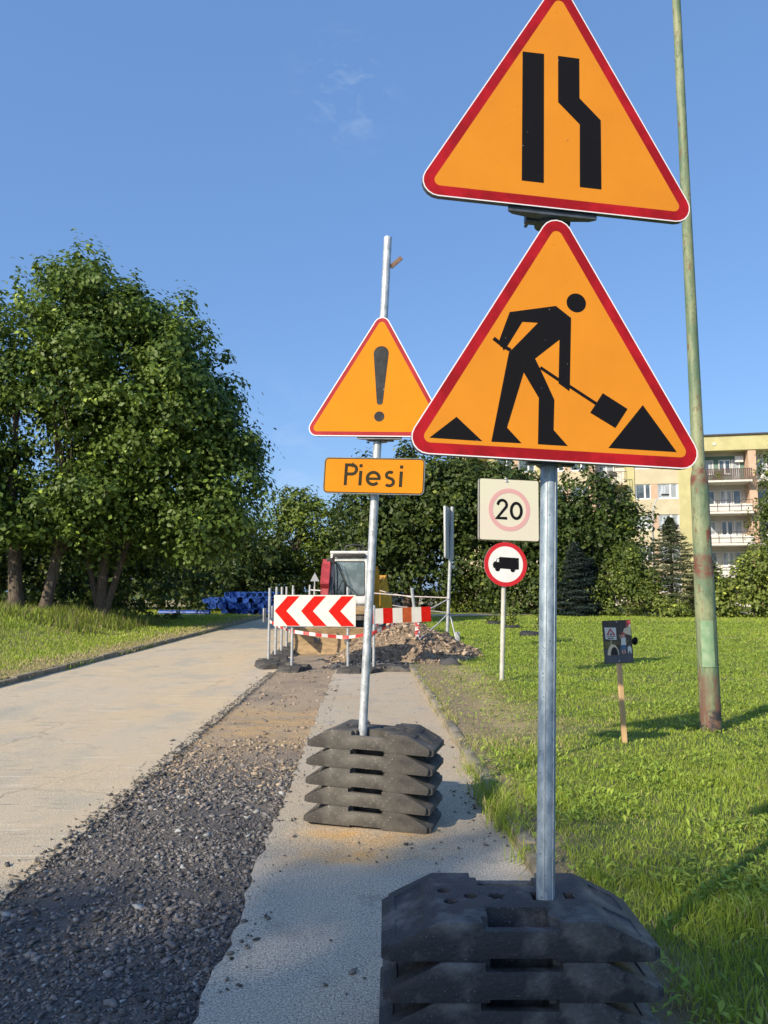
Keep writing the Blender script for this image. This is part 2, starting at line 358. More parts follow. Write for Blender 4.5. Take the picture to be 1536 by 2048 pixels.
# road: left slab with a broken right edge
def edge_noise(y, seed): return .035 * (fbm(y, y * 0, 1.6, seed, 4) - .45) + .022 * (vnoise(y, y * 0, 13, seed + 4) - .5) + .012 * (vnoise(y, y * 0, 31, seed + 6) - .5)
ysr = np.concatenate([np.linspace(-6, 16, 331), np.linspace(16.2, 90, 120)])
def road_x(X, Y):
    t = X; L = kerb_l(Y) + .0; Rr = grav_l(Y) + 2.2 * edge_noise(Y, 2) * (Y < 30)
    Rr = np.where(Y > 34, kerb_r(Y), Rr)
    return L + (Rr - L) * t
def road_z(X, Y): return .008 + .012 * (fbm(X, Y, .8, 2) - .5)
tt = np.concatenate([np.linspace(0, 1, 40)])
rd = grid_mesh('road', tt, ysr, lambda X, Y: road_z(X, Y), M['asphalt_l'], xf=road_x)
# pavement slab on the right of the gravel
def pav_x(X, Y):
    L = grav_r(Y) + 2.0 * edge_noise(Y, 9); Rr = kerb_r(Y) + .01
    return L + (Rr - L) * X
grid_mesh('pavement', np.linspace(0, 1, 22), np.linspace(-6, 15.2, 320), lambda X, Y: .008 * (fbm(X, Y, 1.1, 6) - .5) + .009, M['asphalt_r'], xf=pav_x)
# broken edges of both slabs: thin skirts
def skirt(name, xf, ys, zf, m):
    x = xf(ys); V = np.concatenate([np.stack([x, ys, zf(x, ys)], 1), np.stack([x, ys, zf(x, ys) - .07], 1)]); n = len(ys)
    i = np.arange(n - 1); F = np.stack([i, i + 1, i + n + 1, i + n], 1)
    return np_mesh(name, V, F, m, ngon=4, kind='structure')
skirt('road_edge', lambda y: road_x(np.ones_like(y), y), ysr[ysr < 33], road_z, M['asphalt_l'])
yq = np.linspace(-6, 15.2, 320)
skirt('pavement_edge', lambda y: pav_x(np.zeros_like(y), y), yq, lambda X, Y: .008 * (fbm(X, Y, 1.1, 6) - .5) + .004, M['gravel_bed'])
def bed_z(X, Y):
    rut = sstep(.0, .25, np.minimum(X - grav_l(Y), grav_r(Y) - X))
    return -.006 + .008 * (vnoise(X, Y, 16, 3) - .5) + rut * .034 * (fbm(X, Y, 1.6, 21) - .45)
grid_mesh('gravel_bed', np.linspace(0, 1, 90), np.concatenate([np.linspace(-2, 16, 420), np.linspace(16.3, 35, 60)]), lambda X, Y: bed_z(X, Y) - .03 * sstep(.04, .2, np.maximum(grav_l(Y) - X, np.where(Y < 15.2, X - grav_r(Y), 0))), M['gravel_bed'], xf=lambda X, Y: (grav_l(Y) - .25) + (np.where(Y < 15.2, grav_r(Y) + .25, kerb_r(Y)) - grav_l(Y) + .25) * X)
# lawns
xr = np.concatenate([np.linspace(0, 6, 60), np.linspace(6.5, 30, 48), np.linspace(32, 75, 20)])
yr = np.concatenate([np.linspace(-8, 18, 130), np.linspace(18.5, 48, 60), np.linspace(50, 110, 25)])
grid_mesh('lawn', xr, yr, lambda X, Y: terr(X, Y) + .02 * (fbm(X, Y, 2.5, 8) - .5), M['soil'], xf=lambda X, Y: kerb_r(Y) + .085 + X)
grid_mesh('grass_verge', -xr, yr, lambda X, Y: terr(X, Y) + .02 * (fbm(X, Y, 2.5, 8) - .5), M['soil'], xf=lambda X, Y: kerb_l(Y) - .12 + X)
# kerbs: one stone after another
def kerb(name, kf, y0, y1, n_parts, w, top, side, label):
    root = link(name, None, kind='structure')
    me = None
    for i in range(n_parts):
        a = y0 + i * 1.0
        if a > y1: break
        b = MB(); b.box((0, 0, 0), (w, .985, .3), bev=.018)
        if me is None or i % 4 == 0:
            bm_ = b.mesh('kerb_stone', M['concrete'])
            for v in bm_.vertices:
                v.co.x += .006 * math.sin(v.co.y * 9 + i) + random.uniform(-.004, .004); v.co.z += random.uniform(-.006, .006)
            me = bm_
        o = link('kerb_stone', me, root, loc=(kf(a + .5) + side * w / 2 + random.uniform(-.008, .008), a + .5, top - .15 + random.uniform(-.012, .008)))
        o.rotation_euler = (random.uniform(-.006, .006), random.uniform(-.03, .03), .028 * (1 if side > 0 else .6) + random.uniform(-.006, .006))
    return root
kerb('right_kerb', kerb_r, .5, 15, 15, .10, .072, 1, '')
kerb('left_kerb', kerb_l, 7.5, 40, 33, .13, .10, -1, '')
# light footpath crossing far lawn
b = MB(); pts = [(3.2, 41), (8.0, 43.5), (11, 44.5), (22, 46), (22, 47.2), (10.5, 45.8), (7.6, 45), (-1, 42.5), (-1, 41.2)]
b.prism(pts, .09, .135, axis='z'); b.build('path', mat('path_paving', (.42, .36, .28), .9, var=.15, scale=2), kind='structure', smooth=0)

# ------------------------------------------------------------------ vegetation generators
def frustum_keep(x, y, margin=1.45):
    return (y > .7) & (np.abs(x) < (.5 * margin) * y + 1.0)
def blades(name, P, h, w, col, lean=.5, parent=None, **k):
    """P (N,3) roots; every blade is a bent tapered strip of 3 triangles"""
    N = len(P); a = RNG.uniform(0, 2 * np.pi, N); d = np.stack([np.cos(a), np.sin(a), 0 * a], 1); sdir = np.stack([-np.sin(a), np.cos(a), 0 * a], 1)
    a2 = RNG.uniform(0, 2 * np.pi, N); sdir = np.stack([np.cos(a2), np.sin(a2), 0 * a2], 1)
    ln = RNG.uniform(.05, 1, N)[:, None] * lean * h[:, None]
    up = np.array([0, 0, 1.])
    w = w[:, None]; hh = h[:, None]
    p0 = P - sdir * w / 2; p1 = P + sdir * w / 2
    mid = P + up * hh * .55 + d * ln * .3
    p2 = mid - sdir * w * .38; p3 = mid + sdir * w * .38
    tip = P + up * hh * (1 - .25 * RNG.random((N, 1))) + d * ln
    V = np.stack([p0, p1, p2, p3, tip], 1).reshape(-1, 3)
    i = np.arange(N)[:, None] * 5
    F = np.concatenate([i + [0, 1, 3], i + [0, 3, 2], i + [2, 3, 4]], 1).reshape(-1, 3)
    return np_mesh(name, V, F, M['grass'], cols=np.repeat(col, 5, 0), parent=parent, **k)
def broad(name, P, L, col, parent=None, flat=.35, **k):
    """low broad weed leaves (rhombs folded on the midrib)"""
    N = len(P); a = RNG.uniform(0, 2 * np.pi, N); el = RNG.uniform(flat * .3, flat * 2.4, N)
    d = np.stack([np.cos(a) * np.cos(el), np.sin(a) * np.cos(el), np.sin(el)], 1); sdir = np.stack([-np.sin(a), np.cos(a), 0 * a], 1)
    L = L[:, None]; W = L * RNG.uniform(.22, .4, (N, 1)); up = np.array([0, 0, 1.])
    p0 = P; p1 = P + d * L * .5 - sdir * W / 2 + up * W * .2; p2 = P + d * L * .5 + sdir * W / 2 + up * W * .2; p3 = P + d * L - up * L * .12; pm = P + d * L * .5
    V = np.stack([p0, p1, p2, p3, pm], 1).reshape(-1, 3); i = np.arange(N)[:, None] * 5
    F = np.concatenate([i + [0, 1, 4], i + [0, 4, 2], i + [1, 3, 4], i + [4, 3, 2]], 1).reshape(-1, 3)
    return np_mesh(name, V, F, M['grass'], cols=np.repeat(col, 5, 0), parent=parent, **k)

def scatter(y0, y1, xa, xb, dens, fr=True):
    """uniform points in a band; xa, xb functions of y; dens per m2"""
    w = max(float(np.max(xb(np.linspace(y0, y1, 9)) - xa(np.linspace(y0, y1, 9)))), .1)
    N = int(dens * w * (y1 - y0)); y = RNG.uniform(y0, y1, N); x = xa(y) + RNG.random(N) * w
    k = (x < xb(y))
    if fr: k &= frustum_keep(x, y)
    return x[k], y[k]

def grass_cols(x, y, n, dry):
    g1 = np.array([.20, .30, .034]); g2 = np.array([.37, .46, .06]); g3 = np.array([.44, .39, .17]); dr = np.array([.52, .42, .23])
    t = np.clip(.55 * fbm(x, y, 1.1, 31) + .5 * (fbm(x, y, .28, 37) - .45) + .6 * RNG.random(n) - .05, 0, 1)[:, None]
    c = g1 * (1 - t) + g2 * t
    m = (RNG.random(n) < (.05 + .9 * dry))[:, None]
    s = RNG.random((n, 1)); return np.where(m, (g3 * s + dr * (1 - s)) * RNG.uniform(.6, 1.15, (n, 1)), c)
def dry_right(x, y):
    o = x - kerb_r(y)
    near = (1 - sstep(.10, .26, o + .25 * (fbm(x, y, 1.3, 19) - .5))) * .85
    mown = sstep(6.2, 8.6, y) * (1 - sstep(.55, 1.5, o + .9 * (fbm(x, y, .9, 12) - .5))) * (1 - sstep(15, 18, y))
    patch = .5 * sstep(.62, .75, fbm(x, y, .55, 44))
    return np.clip(np.maximum(near, mown) + patch, 0, .92)
# right lawn in bands: close blades fine and dense, far ones coarser
px, py, pz, ph, pw = [], [], [], [], []
for (y0, y1, dens, hb, wb) in ((.7, 4, 6500, .062, .0042), (4, 7, 4400, .046, .0048), (7, 12, 2000, .042, .0075), (12, 20, 900, .042, .011), (20, 32, 330, .052, .020), (32, 47, 120, .06, .036)):
    x, y = scatter(y0, y1, lambda q: kerb_r(q) + .10, lambda q: .74 * q + 1.5, dens)
    d = dry_right(x, y); n = len(x)
    keep = RNG.random(n) < (1 - .2 * d); x, y, d = x[keep], y[keep], d[keep]; n = len(x)
    px.append(x); py.append(y)
    tall = 1 + .9 * sstep(.55, .75, fbm(x, y, 1.7, 51)) + 1.0 * (fbm(x, y, 6, 5) - .45)
    edge = 1 - .4 * (x - kerb_r(y) < .2)
    ph.append(hb * tall * edge * RNG.uniform(.45, 1.35, n) * (1 - .55 * d)); pw.append(wb * RNG.uniform(.6, 1.5, n))
x, y = np.concatenate(px), np.concatenate(py); h, w = np.concatenate(ph), np.concatenate(pw)
blades('lawn_grass', np.stack([x, y, terr(x, y) - .01], 1), h, w, grass_cols(x, y, len(x), dry_right(x, y)), lean=.9, kind='stuff')
# clover, plantain and dandelion leaves among it
X, Y, L = [], [], []
for (y0, y1, dens, l0) in ((1.6, 4.2, 950, .042), (4.2, 7.5, 800, .044), (7.5, 12, 520, .048), (12, 20, 260, .055), (20, 34, 90, .08)):
    x, y = scatter(y0, y1, lambda q: kerb_r(q) + .05, lambda q: .74 * q + 1.5, dens)
    k = RNG.random(len(x)) < (.08 + 1.1 * sstep(.40, .58, fbm(x, y, 1.4, 77)) * (1 - .8 * dry_right(x, y))); x, y = x[k], y[k]
    X.append(x); Y.append(y); L.append(l0 * RNG.uniform(.6, 1.7, len(x)))
x, y, L = np.concatenate(X), np.concatenate(Y), np.concatenate(L); n = len(x)
t = RNG.random((n, 1)); cc = np.array([.20, .31, .04]) * (1 - t) + np.array([.40, .50, .075]) * t
broad('lawn_weeds', np.stack([x, y, terr(x, y) + .012 + .03 * RNG.random(n)], 1), L, cc, kind='stuff')
# left verge
px, py, ph, pw = [], [], [], []
for (y0, y1, dens, hb, wb) in ((8, 14, 900, .07, .012), (14, 22, 420, .08, .018), (22, 34, 160, .09, .032), (34, 60, 50, .1, .06)):
    x, y = scatter(y0, y1, lambda q: -.62 * q - 1, lambda q: kerb_l(q) - .08, dens)
    o = kerb_l(y) - x
    far = sstep(3.2, 5.5, o + 1.5 * (fbm(x, y, .5, 9) - .5)) * (1 - sstep(30, 36, y))
    px.append(x); py.append(y); n = len(x)
    near_dry = 1 - sstep(.1, 1.0, o)
    ph.append(hb * (1 - .5 * near_dry) * (1 + 2.6 * far * RNG.random(n)) * RNG.uniform(.5, 1.4, n)); pw.append(wb * RNG.uniform(.6, 1.5, n))
x, y = np.concatenate(px), np.concatenate(py); h, w = np.concatenate(ph), np.concatenate(pw)
dryl = np.clip((1 - sstep(.15, 1.3, kerb_l(y) - x + .8 * (fbm(x, y, 1, 3) - .5))) * .9 + .3 * sstep(.6, .8, fbm(x, y, .5, 2)), 0, .9)
blades('verge_grass', np.stack([x, y, terr(x, y) - .01], 1), h, w, grass_cols(x, y, len(x), dryl), lean=.6, kind='stuff')
# tufts growing over the kerb stones
gx, gy, gh = [], [], []
for cy, s, nn, hh in ((5.0, .18, 700, .09), (5.5, .22, 800, .10), (4.35, .05, 120, .06), (3.60, .12, 420, .08), (6.4, .25, 260, .05), (3.0, .1, 150, .06)):
    yy = RNG.normal(cy, s, nn); xx = kerb_r(yy) + RNG.normal(.03, .055, nn); gx.append(xx); gy.append(yy); gh.append(hh * RNG.uniform(.4, 1.4, nn))
x, y, h = map(np.concatenate, (gx, gy, gh))
kx = RNG.uniform(7, 15, 2400); kxx = kerb_r(kx) + RNG.normal(.09, .05, 2400); kk = fbm(kxx * 3, kx, 1.2, 33) > .36; kx, kxx = kx[kk], kxx[kk]
blades('dry_kerb_grass', np.stack([kxx, kx, 0 * kx + np.where(kxx > kerb_r(kx), .045, .0)], 1), .045 * RNG.uniform(.4, 1.6, len(kx)), .008 * RNG.uniform(.6, 1.5, len(kx)), grass_cols(kxx, kx, len(kx), 0 * kx + .75), lean=1.3, kind='stuff')
blades('kerb_grass', np.stack([x, y, 0 * x + .0], 1), h + .05, .005 * RNG.uniform(.7, 1.6, len(x)), grass_cols(x, y, len(x), 0 * x + .12), lean=1.1, kind='stuff')
x, y = scatter(9, 30, lambda q: kerb_l(q) - .16, lambda q: kerb_l(q) + .06, 420, False)
k = fbm(x, y, 1.3, 61) > .5; x, y = x[k], y[k]
blades('left_kerb_grass', np.stack([x, y, 0 * x], 1), .13 * RNG.uniform(.4, 1.2, len(x)), .014 * RNG.uniform(.7, 1.6, len(x)), grass_cols(x, y, len(x), 0 * x + .35), lean=1.0, kind='stuff')

# ------------------------------------------------------------------ gravel
def stones(name, P, r, cols, m, parent=None, sub=1, **k):
    bm = bmesh.new(); bmesh.ops.create_icosphere(bm, subdivisions=sub, radius=1); bv = np.array([v.co[:] for v in bm.verts]); bf = np.array([[v.index for v in f.verts] for f in bm.faces]); bm.free()
    N, nv = len(P), len(bv)
    J = 1 + RNG.uniform(-.48, .42, (N, nv, 1)); S = RNG.uniform(.5, 1.35, (N, 1, 3)) * np.array([1.15, 1.0, .6])
    V = bv[None] * J * S * r[:, None, None]
    a = RNG.uniform(0, 2 * np.pi, N); ca, sa = np.cos(a)[:, None], np.sin(a)[:, None]
    x = V[..., 0] * ca - V[..., 1] * sa; y = V[..., 0] * sa + V[..., 1] * ca
    tl = RNG.uniform(-.5, .5, N)[:, None]; z = V[..., 2] * np.cos(tl) + x * np.sin(tl)
    V = np.stack([x, y, z], -1) + P[:, None]
    F = (bf[None] + (np.arange(N) * nv)[:, None, None]).reshape(-1, 3)
    return np_mesh(name, V.reshape(-1, 3), F, m, cols=np.repeat(cols, nv, 0), parent=parent, **k)
M['stone'] = mat('broken_stone', (.1, .1, .1), .95, attr='Col', bump=.006, bscale=90, spec=.2)
X, Y, S = [], [], []
for (y0, y1, dens, r0) in ((.7, 3.2, 13000, .0052), (3.2, 5.2, 8500, .0062), (5.2, 8, 3600, .0082), (8, 15, 700, .011)):
    x, y = scatter(y0, y1, lambda q: grav_l(q) - .12, lambda q: grav_r(q) + .05, dens)
    k = RNG.random(len(x)) < np.clip(.35 + 1.6 * (fbm(x, y, 1.6, 15) - .3), .15, 1) * (1 - .88 * sstep(6.6, 8.2, y + 1.2 * (fbm(x, y, .9, 6) - .5))); x, y = x[k], y[k]
    s = r0 * np.exp(np.clip(RNG.normal(0, .5, len(x)), -1.3, 1.1)); X.append(x); Y.append(y); S.append(s)
x, y = scatter(1.6, 6, lambda q: grav_l(q) + .05, lambda q: grav_r(q) - .03, 70); X.append(x); Y.append(y); S.append(RNG.uniform(.012, .025, len(x)))
x, y, s = map(np.concatenate, (X, Y, S)); n = len(x)
e0 = np.minimum(x - grav_l(y) + .06, grav_r(y) - x + .06)
k = e0 > .09 * (fbm(x, y, 3, 5) - .1) - .02; x, y, s = x[k], y[k], s[k]; n = len(x)
t = RNG.random((n, 1)); farm = sstep(5.2, 7.5, y + 1.2 * (fbm(x, y, 1, 8) - .5))[:, None]
dark = np.array([.150, .140, .132]) * (.40 + 1.3 * t); light = np.array([.27, .28, .27]); brown = np.array([.33, .26, .185]) * (.55 + .9 * t)
cols = np.where(RNG.random((n, 1)) < .03, light * (.8 + .8 * t), dark); cols = np.where(RNG.random((n, 1)) < farm * .85, brown, cols)
stones('gravel', np.stack([x, y, bed_z(x, y) + s * .25], 1), s, cols, M['stone'], kind='stuff')
# crumbs on the slabs
x1, y1 = scatter(2, 14, lambda q: grav_r(q), lambda q: kerb_r(q), 9); x2 = x1 * 0 - 9
x, y = x1, y1; ex, ey = scatter(2, 13, lambda q: grav_r(q) - .02, lambda q: grav_r(q) + .16, 150); fx, fy = scatter(3, 14, lambda q: grav_l(q) - .2, lambda q: grav_l(q) + .02, 120); f2x, f2y = scatter(2, 14, lambda q: grav_l(q) - .09, lambda q: grav_l(q) + .05, 1500)
hx, hy = RNG.normal(.18, .22, 26), RNG.normal(4.55, .16, 26); ix, iy = RNG.normal(.62, .07, 60), RNG.uniform(4.6, 6.3, 60)
x, y = np.concatenate([x, f2x, ex, fx, hx, ix]), np.concatenate([y, f2y, ey, fy, hy, iy]); n = len(x); s = .006 * np.exp(RNG.normal(0, .45, n)); s[-86:] *= 1.25
stones('loose_crumbs', np.stack([x, y, .012 + s * .3], 1), s, np.array([.09, .083, .075]) * RNG.uniform(.6, 2.4, (n, 1)), M['stone'], kind='stuff')

# ------------------------------------------------------------------ spoil heap
def heap(name, cx, cy, rx, ry, hgt, label, dark=.0, seed=1, cat='dirt heap', nst=2600):
    root = thing(name, label, cat, (0, 0, 0))
    g = 90; X, Y = np.meshgrid(np.linspace(-1.15, 1.15, g), np.linspace(-1.15, 1.15, g))
    def zf(u, v):
        r = np.sqrt(u * u + v * v) + .28 * (fbm(u + 3, v + 3, 2.2, seed) - .5)
        return hgt * np.clip(1 - r, 0, 1) ** .62 * (1 + .25 * (fbm(u, v, 5, seed + 3) - .5)) + .10 * (fbm(u, v, 9, seed + 7) - .5) * np.clip(1.1 - r, 0, 1) - .06
    Z = zf(X, Y); V = np.stack([cx + X * rx, cy + Y * ry, Z], -1).reshape(-1, 3)
    i = np.arange(g - 1)[:, None] * g + np.arange(g - 1)[None]; F = np.stack([i, i + 1, i + g + 1, i + g], -1).reshape(-1, 4)
    np_mesh('soil', V, F, M['dirt'] if not dark else M['dark_dirt'], ngon=4, parent=root)
    u = RNG.uniform(-1.1, 1.1, nst); v = RNG.uniform(-1.1, 1.1, nst); k = u * u + v * v < 1.2; u, v = u[k], v[k]; n = len(u)
    t = RNG.random((n, 1)); c = (np.array([.10, .10, .105]) if dark else np.array([.33, .255, .185])) * (.35 + 1.1 * t)
    s = .016 * np.exp(RNG.normal(0, .6, n))
    stones('clods', np.stack([cx + u * rx, cy + v * ry, np.maximum(zf(u, v), .0) + s * .2], 1), s, c, M['stone'], parent=root, kind='stuff')
    return root
M['dirt'] = mat('heap_soil', (.17, .125, .085), .95, col2=(.31, .235, .16), scale=4, mixpos=(.35, .65), bump=.05, bscale=9)
M['dark_dirt'] = mat('dark_millings', (.05, .05, .052), .95, var=.4, scale=8, bump=.04, bscale=14)
heap('dirt_heap', .48, 16.5, 1.58, 1.4, .88, 'large brown heap of stony excavated soil behind the striped board', nst=9000)
heap('dirt_heap', .05, 14.95, 1.15, .55, .17, 'low dark heap of broken asphalt at the front foot of the brown soil heap', dark=1, seed=5, nst=1500)

# ------------------------------------------------------------------ rubber base blocks
def make_block_mesh():
    b = MB(); prof = [(-.41, 0), (-.41, .032), (-.24, .115), (.24, .115), (.41, .032), (.41, 0)]
    b.prism(prof, -.21, .21)
    bm = bmesh.new(); me = b.mesh('base_block', M['rubber'], 0); bm.from_mesh(me)
    vert = [e for e in bm.edges if abs(e.verts[0].co.x - e.verts[1].co.x) < 1e-5 and abs(e.verts[0].co.y - e.verts[1].co.y) < 1e-5 and abs(e.verts[0].co.x) > .4]
    bmesh.ops.bevel(bm, geom=vert, offset=.022, segments=2, affect='EDGES')
    bm.to_mesh(me); bm.free()
    o = link('tmp_block', me)
    cut = MB()
    for sy in (-1, 1):
        cut.box((0, sy * .195, .115), (.225, .06, .052)); cut.box((0, sy * .135, .085), (.185, .085, .11))
        cut.box((0, sy * .19, -.002), (.20, .10, .022))
    for hx, hy in ((-.21, .045), (-.195, -.045), (-.128, .0)): cut.cyl((hx, hy, -.01), (hx, hy, .2), .021, n=14)
    star = []
    for i in range(24):
        a = 2 * math.pi * i / 24; r = .021 if (i // 2) % 2 else .028; star.append((-.045 + r * math.cos(a), r * math.sin(a)))
    cut.prism(star, .03, .2, axis='z')
    cut.box((.10, 0, .06), (.068, .068, .18))
    cut.box((.185, 0, .11), (.03, .05, .03))
    for sx in (-1, 1):
        ang = math.atan2(.083, .17) * sx
        for sy in (-1, 1):
            T = Matrix.Translation((sx * .325, sy * .098, .0745)) @ Matrix.Rotation(ang, 4, 'Y')
            cut.box((0, 0, 0), (.095, .125, .012), T)
    co = cut.build('tmp_cut', M['rubber'], smooth=0)
    md = o.modifiers.new('b', 'BOOLEAN'); md.operation = 'DIFFERENCE'; md.object = co; md.solver = 'EXACT'; md.use_self = True
    bv = o.modifiers.new('v', 'BEVEL'); bv.width = .0045; bv.segments = 2; bv.limit_method = 'ANGLE'; bv.angle_limit = R(28)
    dg = bpy.context.evaluated_depsgraph_get(); new = bpy.data.meshes.new_from_object(o.evaluated_get(dg))
    new.name = 'base_block'; new.materials.clear(); new.materials.append(M['rubber'])
    new.polygons.foreach_set('use_smooth', [True] * len(new.polygons)); new.set_sharp_from_angle(angle=R(38))
    bpy.data.objects.remove(o); bpy.data.objects.remove(co)
    return new
BLOCK = make_block_mesh(); BLOCK_D = BLOCK.copy(); BLOCK_D.materials.clear(); BLOCK_D.materials.append(M['rubber_dusty'])
def block(loc, rz, label, group, tilt=(0, 0)):
    k = 1.05 if loc[1] < 4 else 1.0
    o = link('rubber_base_block', BLOCK_D if loc[1] > 4 else BLOCK, loc=loc, rot=(tilt[0], tilt[1], rz), label=label, cat='base block', group=group)
    o.scale = (k, 1, 1); return o
GF = 'black rubber base blocks stacked under the large double sign'
names = ['bottommost', 'second from the bottom', 'second from the top', 'topmost, pole rising from its hole']
for i in range(4):
    block((.422 + (.0, -.006, .004, 0)[i], 2.685 + (.008, .0, -.006, 0)[i], .004 + i * .1155), (.02, -.012, .006, -.004)[i],
          'black rubber base block in the nearest stack, ' + names[i], GF)
GM = 'grey rubber base blocks stacked under the exclamation mark sign'
names = ['bottommost', 'second from the bottom', 'middle one of five', 'second from the top', 'topmost, with the pole in its hole']
for i in range(5):
    block((-.068 + .0050 * i, 5.13 - .001 * i, .016 + i * .1155), R(180) - .25 + (.012, -.025, .012, -.010, 0)[i],
          'dusty grey rubber base block under the Piesi sign, ' + names[i], GM, (0, -.034))

# ------------------------------------------------------------------ signs
def tri_outline(S, inset, rad, n=7):
    """rounded triangle standing on its base; inset from the virtual triangle of side S"""
    h = S * .8660254; cor = [(-S / 2, 0), (S / 2, 0), (0, h)]; cx, cz = 0, h / 3
    k = (h / 3 - inset - rad) / (h / 3); out = []
    for i, (a, c) in enumerate(cor):
        px_, pz_ = cx + (a - cx) * k, cz + (c - cz) * k
        mid = (210, 330, 90)[i]
        for j in range(n):
            t = R(mid - 60 + 120 * j / (n - 1)); out.append((px_ + rad * math.cos(t), pz_ + rad * math.sin(t)))
    return out
def rect_outline(x0, x1, z0, z1, rad, n=5):
    out = []
    for cx, cz, a0 in ((x0 + rad, z0 + rad, 180), (x1 - rad, z0 + rad, 270), (x1 - rad, z1 - rad, 0), (x0 + rad, z1 - rad, 90)):
        for j in range(n):
            t = R(a0 + 90 * j / (n - 1)); out.append((cx + rad * math.cos(t), cz + rad * math.sin(t)))
    return out
def circ(cx, cz, r, n=32, r2=None): return [(cx + r * math.cos(2 * math.pi * i / n), cz + (r2 or r) * math.sin(2 * math.pi * i / n)) for i in range(n)]
def stroke(b, pts, w, y0, y1):
    """a pen stroke of width w along x,z points, one mitred closed outline"""
    P = [Vector(p) for p in pts]; L, Rr = [], []
    for i, p in enumerate(P):
        a = (p - P[i - 1]).normalized() if i else None; c = (P[i + 1] - p).normalized() if i < len(P) - 1 else None
        if a is None: nrm = Vector((-c.y, c.x)); k = 1
        elif c is None: nrm = Vector((-a.y, a.x)); k = 1
        else:
            n1, n2 = Vector((-a.y, a.x)), Vector((-c.y, c.x)); nrm = (n1 + n2).normalized(); k = min(1 / max(nrm.dot(n1), .3), 2)
        L.append(p + nrm * k * w / 2); Rr.append(p - nrm * k * w / 2)
    b.prism([tuple(q) for q in L] + [tuple(q) for q in Rr[::-1]], y0, y1)
def arc(cx, cz, rx, rz, a0, a1, n=12): return [(cx + rx * math.cos(R(a0 + (a1 - a0) * i / n)), cz + rz * math.sin(R(a0 + (a1 - a0) * i / n))) for i in range(n + 1)]

def frame_mat(q):
    x, y, z, yaw, roll, pit = q
    return Matrix.Translation((x, y, z)) @ Matrix.Rotation(yaw, 4, 'Z') @ Matrix.Rotation(pit, 4, 'X') @ Matrix.Rotation(roll, 4, 'Y')
def panel_empty(root, q, label):
    o = link('sign_panel', None, root, label=label); o.matrix_local = root.matrix_world.inverted() @ frame_mat(q) if False else frame_mat(q); return o
def tri_sign(root, q, S, rad, rim, band, inner, mats, label, fold=.02):
    e = panel_empty(root, q, label)
    out = tri_outline(S, 0, rad)
    MB().prism(out, .0, .0015).build('back_sheet', M['alu_back'], e)
    MB().ring(out, tri_outline(S, .004, rad - .004), .0015, fold).build('folded_edge', M['alu_dark'], e)
    MB().ring(out, tri_outline(S, rim, rad - rim), -.0012, 0).build('white_rim', M['white_rim'], e)
    MB().ring(tri_outline(S, rim, rad - rim), tri_outline(S, rim + band, inner), -.0012, 0).build('red_border', mats[0], e)
    MB().prism(tri_outline(S, rim + band, inner), -.0012, 0).build('orange_face', mats[1], e)
    return e
def clamp(e, z, x=0, w=.34, ry=.055):
    """bent bracket and clamp ring behind a panel at local height z"""
    b = MB(); pts = [(-w / 2, .02), (-w / 2 + .02, .035), (-w * .2, .05), (0, .055), (w * .2, .05), (w / 2 - .02, .035), (w / 2, .02), (w / 2, .012), (-w / 2, .012)]
    b.prism([(x + a, c) for a, c in pts], z - .014, z + .014, axis='z')
    b.cyl((x, ry + .03, z - .02), (x, ry + .03, z + .02), .045, n=18)
    for sx in (-1, 1):
        b.box((x + sx * .062, ry + .02, z), (.05, .03, .04), bev=.004); b.cyl((x + sx * .065, ry + .08, z), (x + sx * .065, ry - .02, z), .007, n=6)
    b.build('clamp_bracket', M['alu_dark'], e)

main = thing('road_works_sign_post', 'near galvanised post with two large orange triangles, worker symbol below lane narrowing', 'road sign')
p0, p1 = Vector((.534, 2.672, .40)), Vector((.640, 2.812, 2.96)); dv = (p1 - p0) / (p1.z - p0.z)
b = MB(); b.cyl(p0, p0 + dv * 3.35, .0305, n=40)
b.build('pole', mat('shade_blue_galvanised_steel', (.20, .26, .31), .5, .4, col2=(.40, .48, .53), scale=34, mixpos=(.34, .66), stretch=(1, 1, .55), specks=((.14, .16, .19), 90, .69)), main)  # darker steel copy; the pole's blue skylight shade is painted into the colour
b = MB()
for i, (dx, rr) in enumerate(((-.012, .0019), (.0185, .0016))):
    b.tube([p0 + Vector((dx, -.0288 if i == 0 else -.0245, 0)), p0 + dv * 3.33 + Vector((dx, -.0288 if i == 0 else -.0245, 0))], rr, n=6)
b.build('weld_seam', M['galv_dull'], main)
QL = (.604, 2.652, 1.925, .111, .039, -.056)
QU = (.648, 2.718, 2.880, .139, .039, -.043)
e = tri_sign(main, QL, 1.12, .06, .004, .0375, .022, (M['red_sheet'], M['orange']), 'lower triangle showing a worker digging with a shovel')
S0, S1 = -.0022, -.0012
b = MB()
body = [(-.174, .537), (-.004, .574), (.052, .533), (.046, .283), (.044, .258), (.005, .284), (.009, .448), (-.081, .37), (-.058, .324), (-.011, .223), (-.014, .113), (.037, .058), (-.07, .058), (-.067, .226), (-.122, .316), (-.181, .111), (-.129, .058), (-.236, .057), (-.176, .385), (-.07, .505), (-.128, .504), (-.179, .414), (-.195, .391), (-.211, .429)]
b.prism(body, S0, S1); b.prism(circ(.072, .592, .036), S0, S1)
stroke(b, [(-.232, .434), (-.196, .408)], .014, S0 - .0002, S1); stroke(b, [(-.205, .412), (-.170, .394)], .013, S0 - .0003, S1)
stroke(b, [(-.062, .338), (.012, .293)], .0115, S0 - .0002, S1); stroke(b, [(.04, .279), (.148, .215)], .0115, S0 - .0002, S1)
b.prism([(.167, .259), (.257, .207), (.211, .134), (.12, .184)], S0 - .0003, S1)
b.build('worker_symbol', M['black_print'], e)
MB().prism([(-.36, .138), (-.453, .058), (-.268, .057)], S0, S1).build('small_mound_symbol', M['black_print'], e)
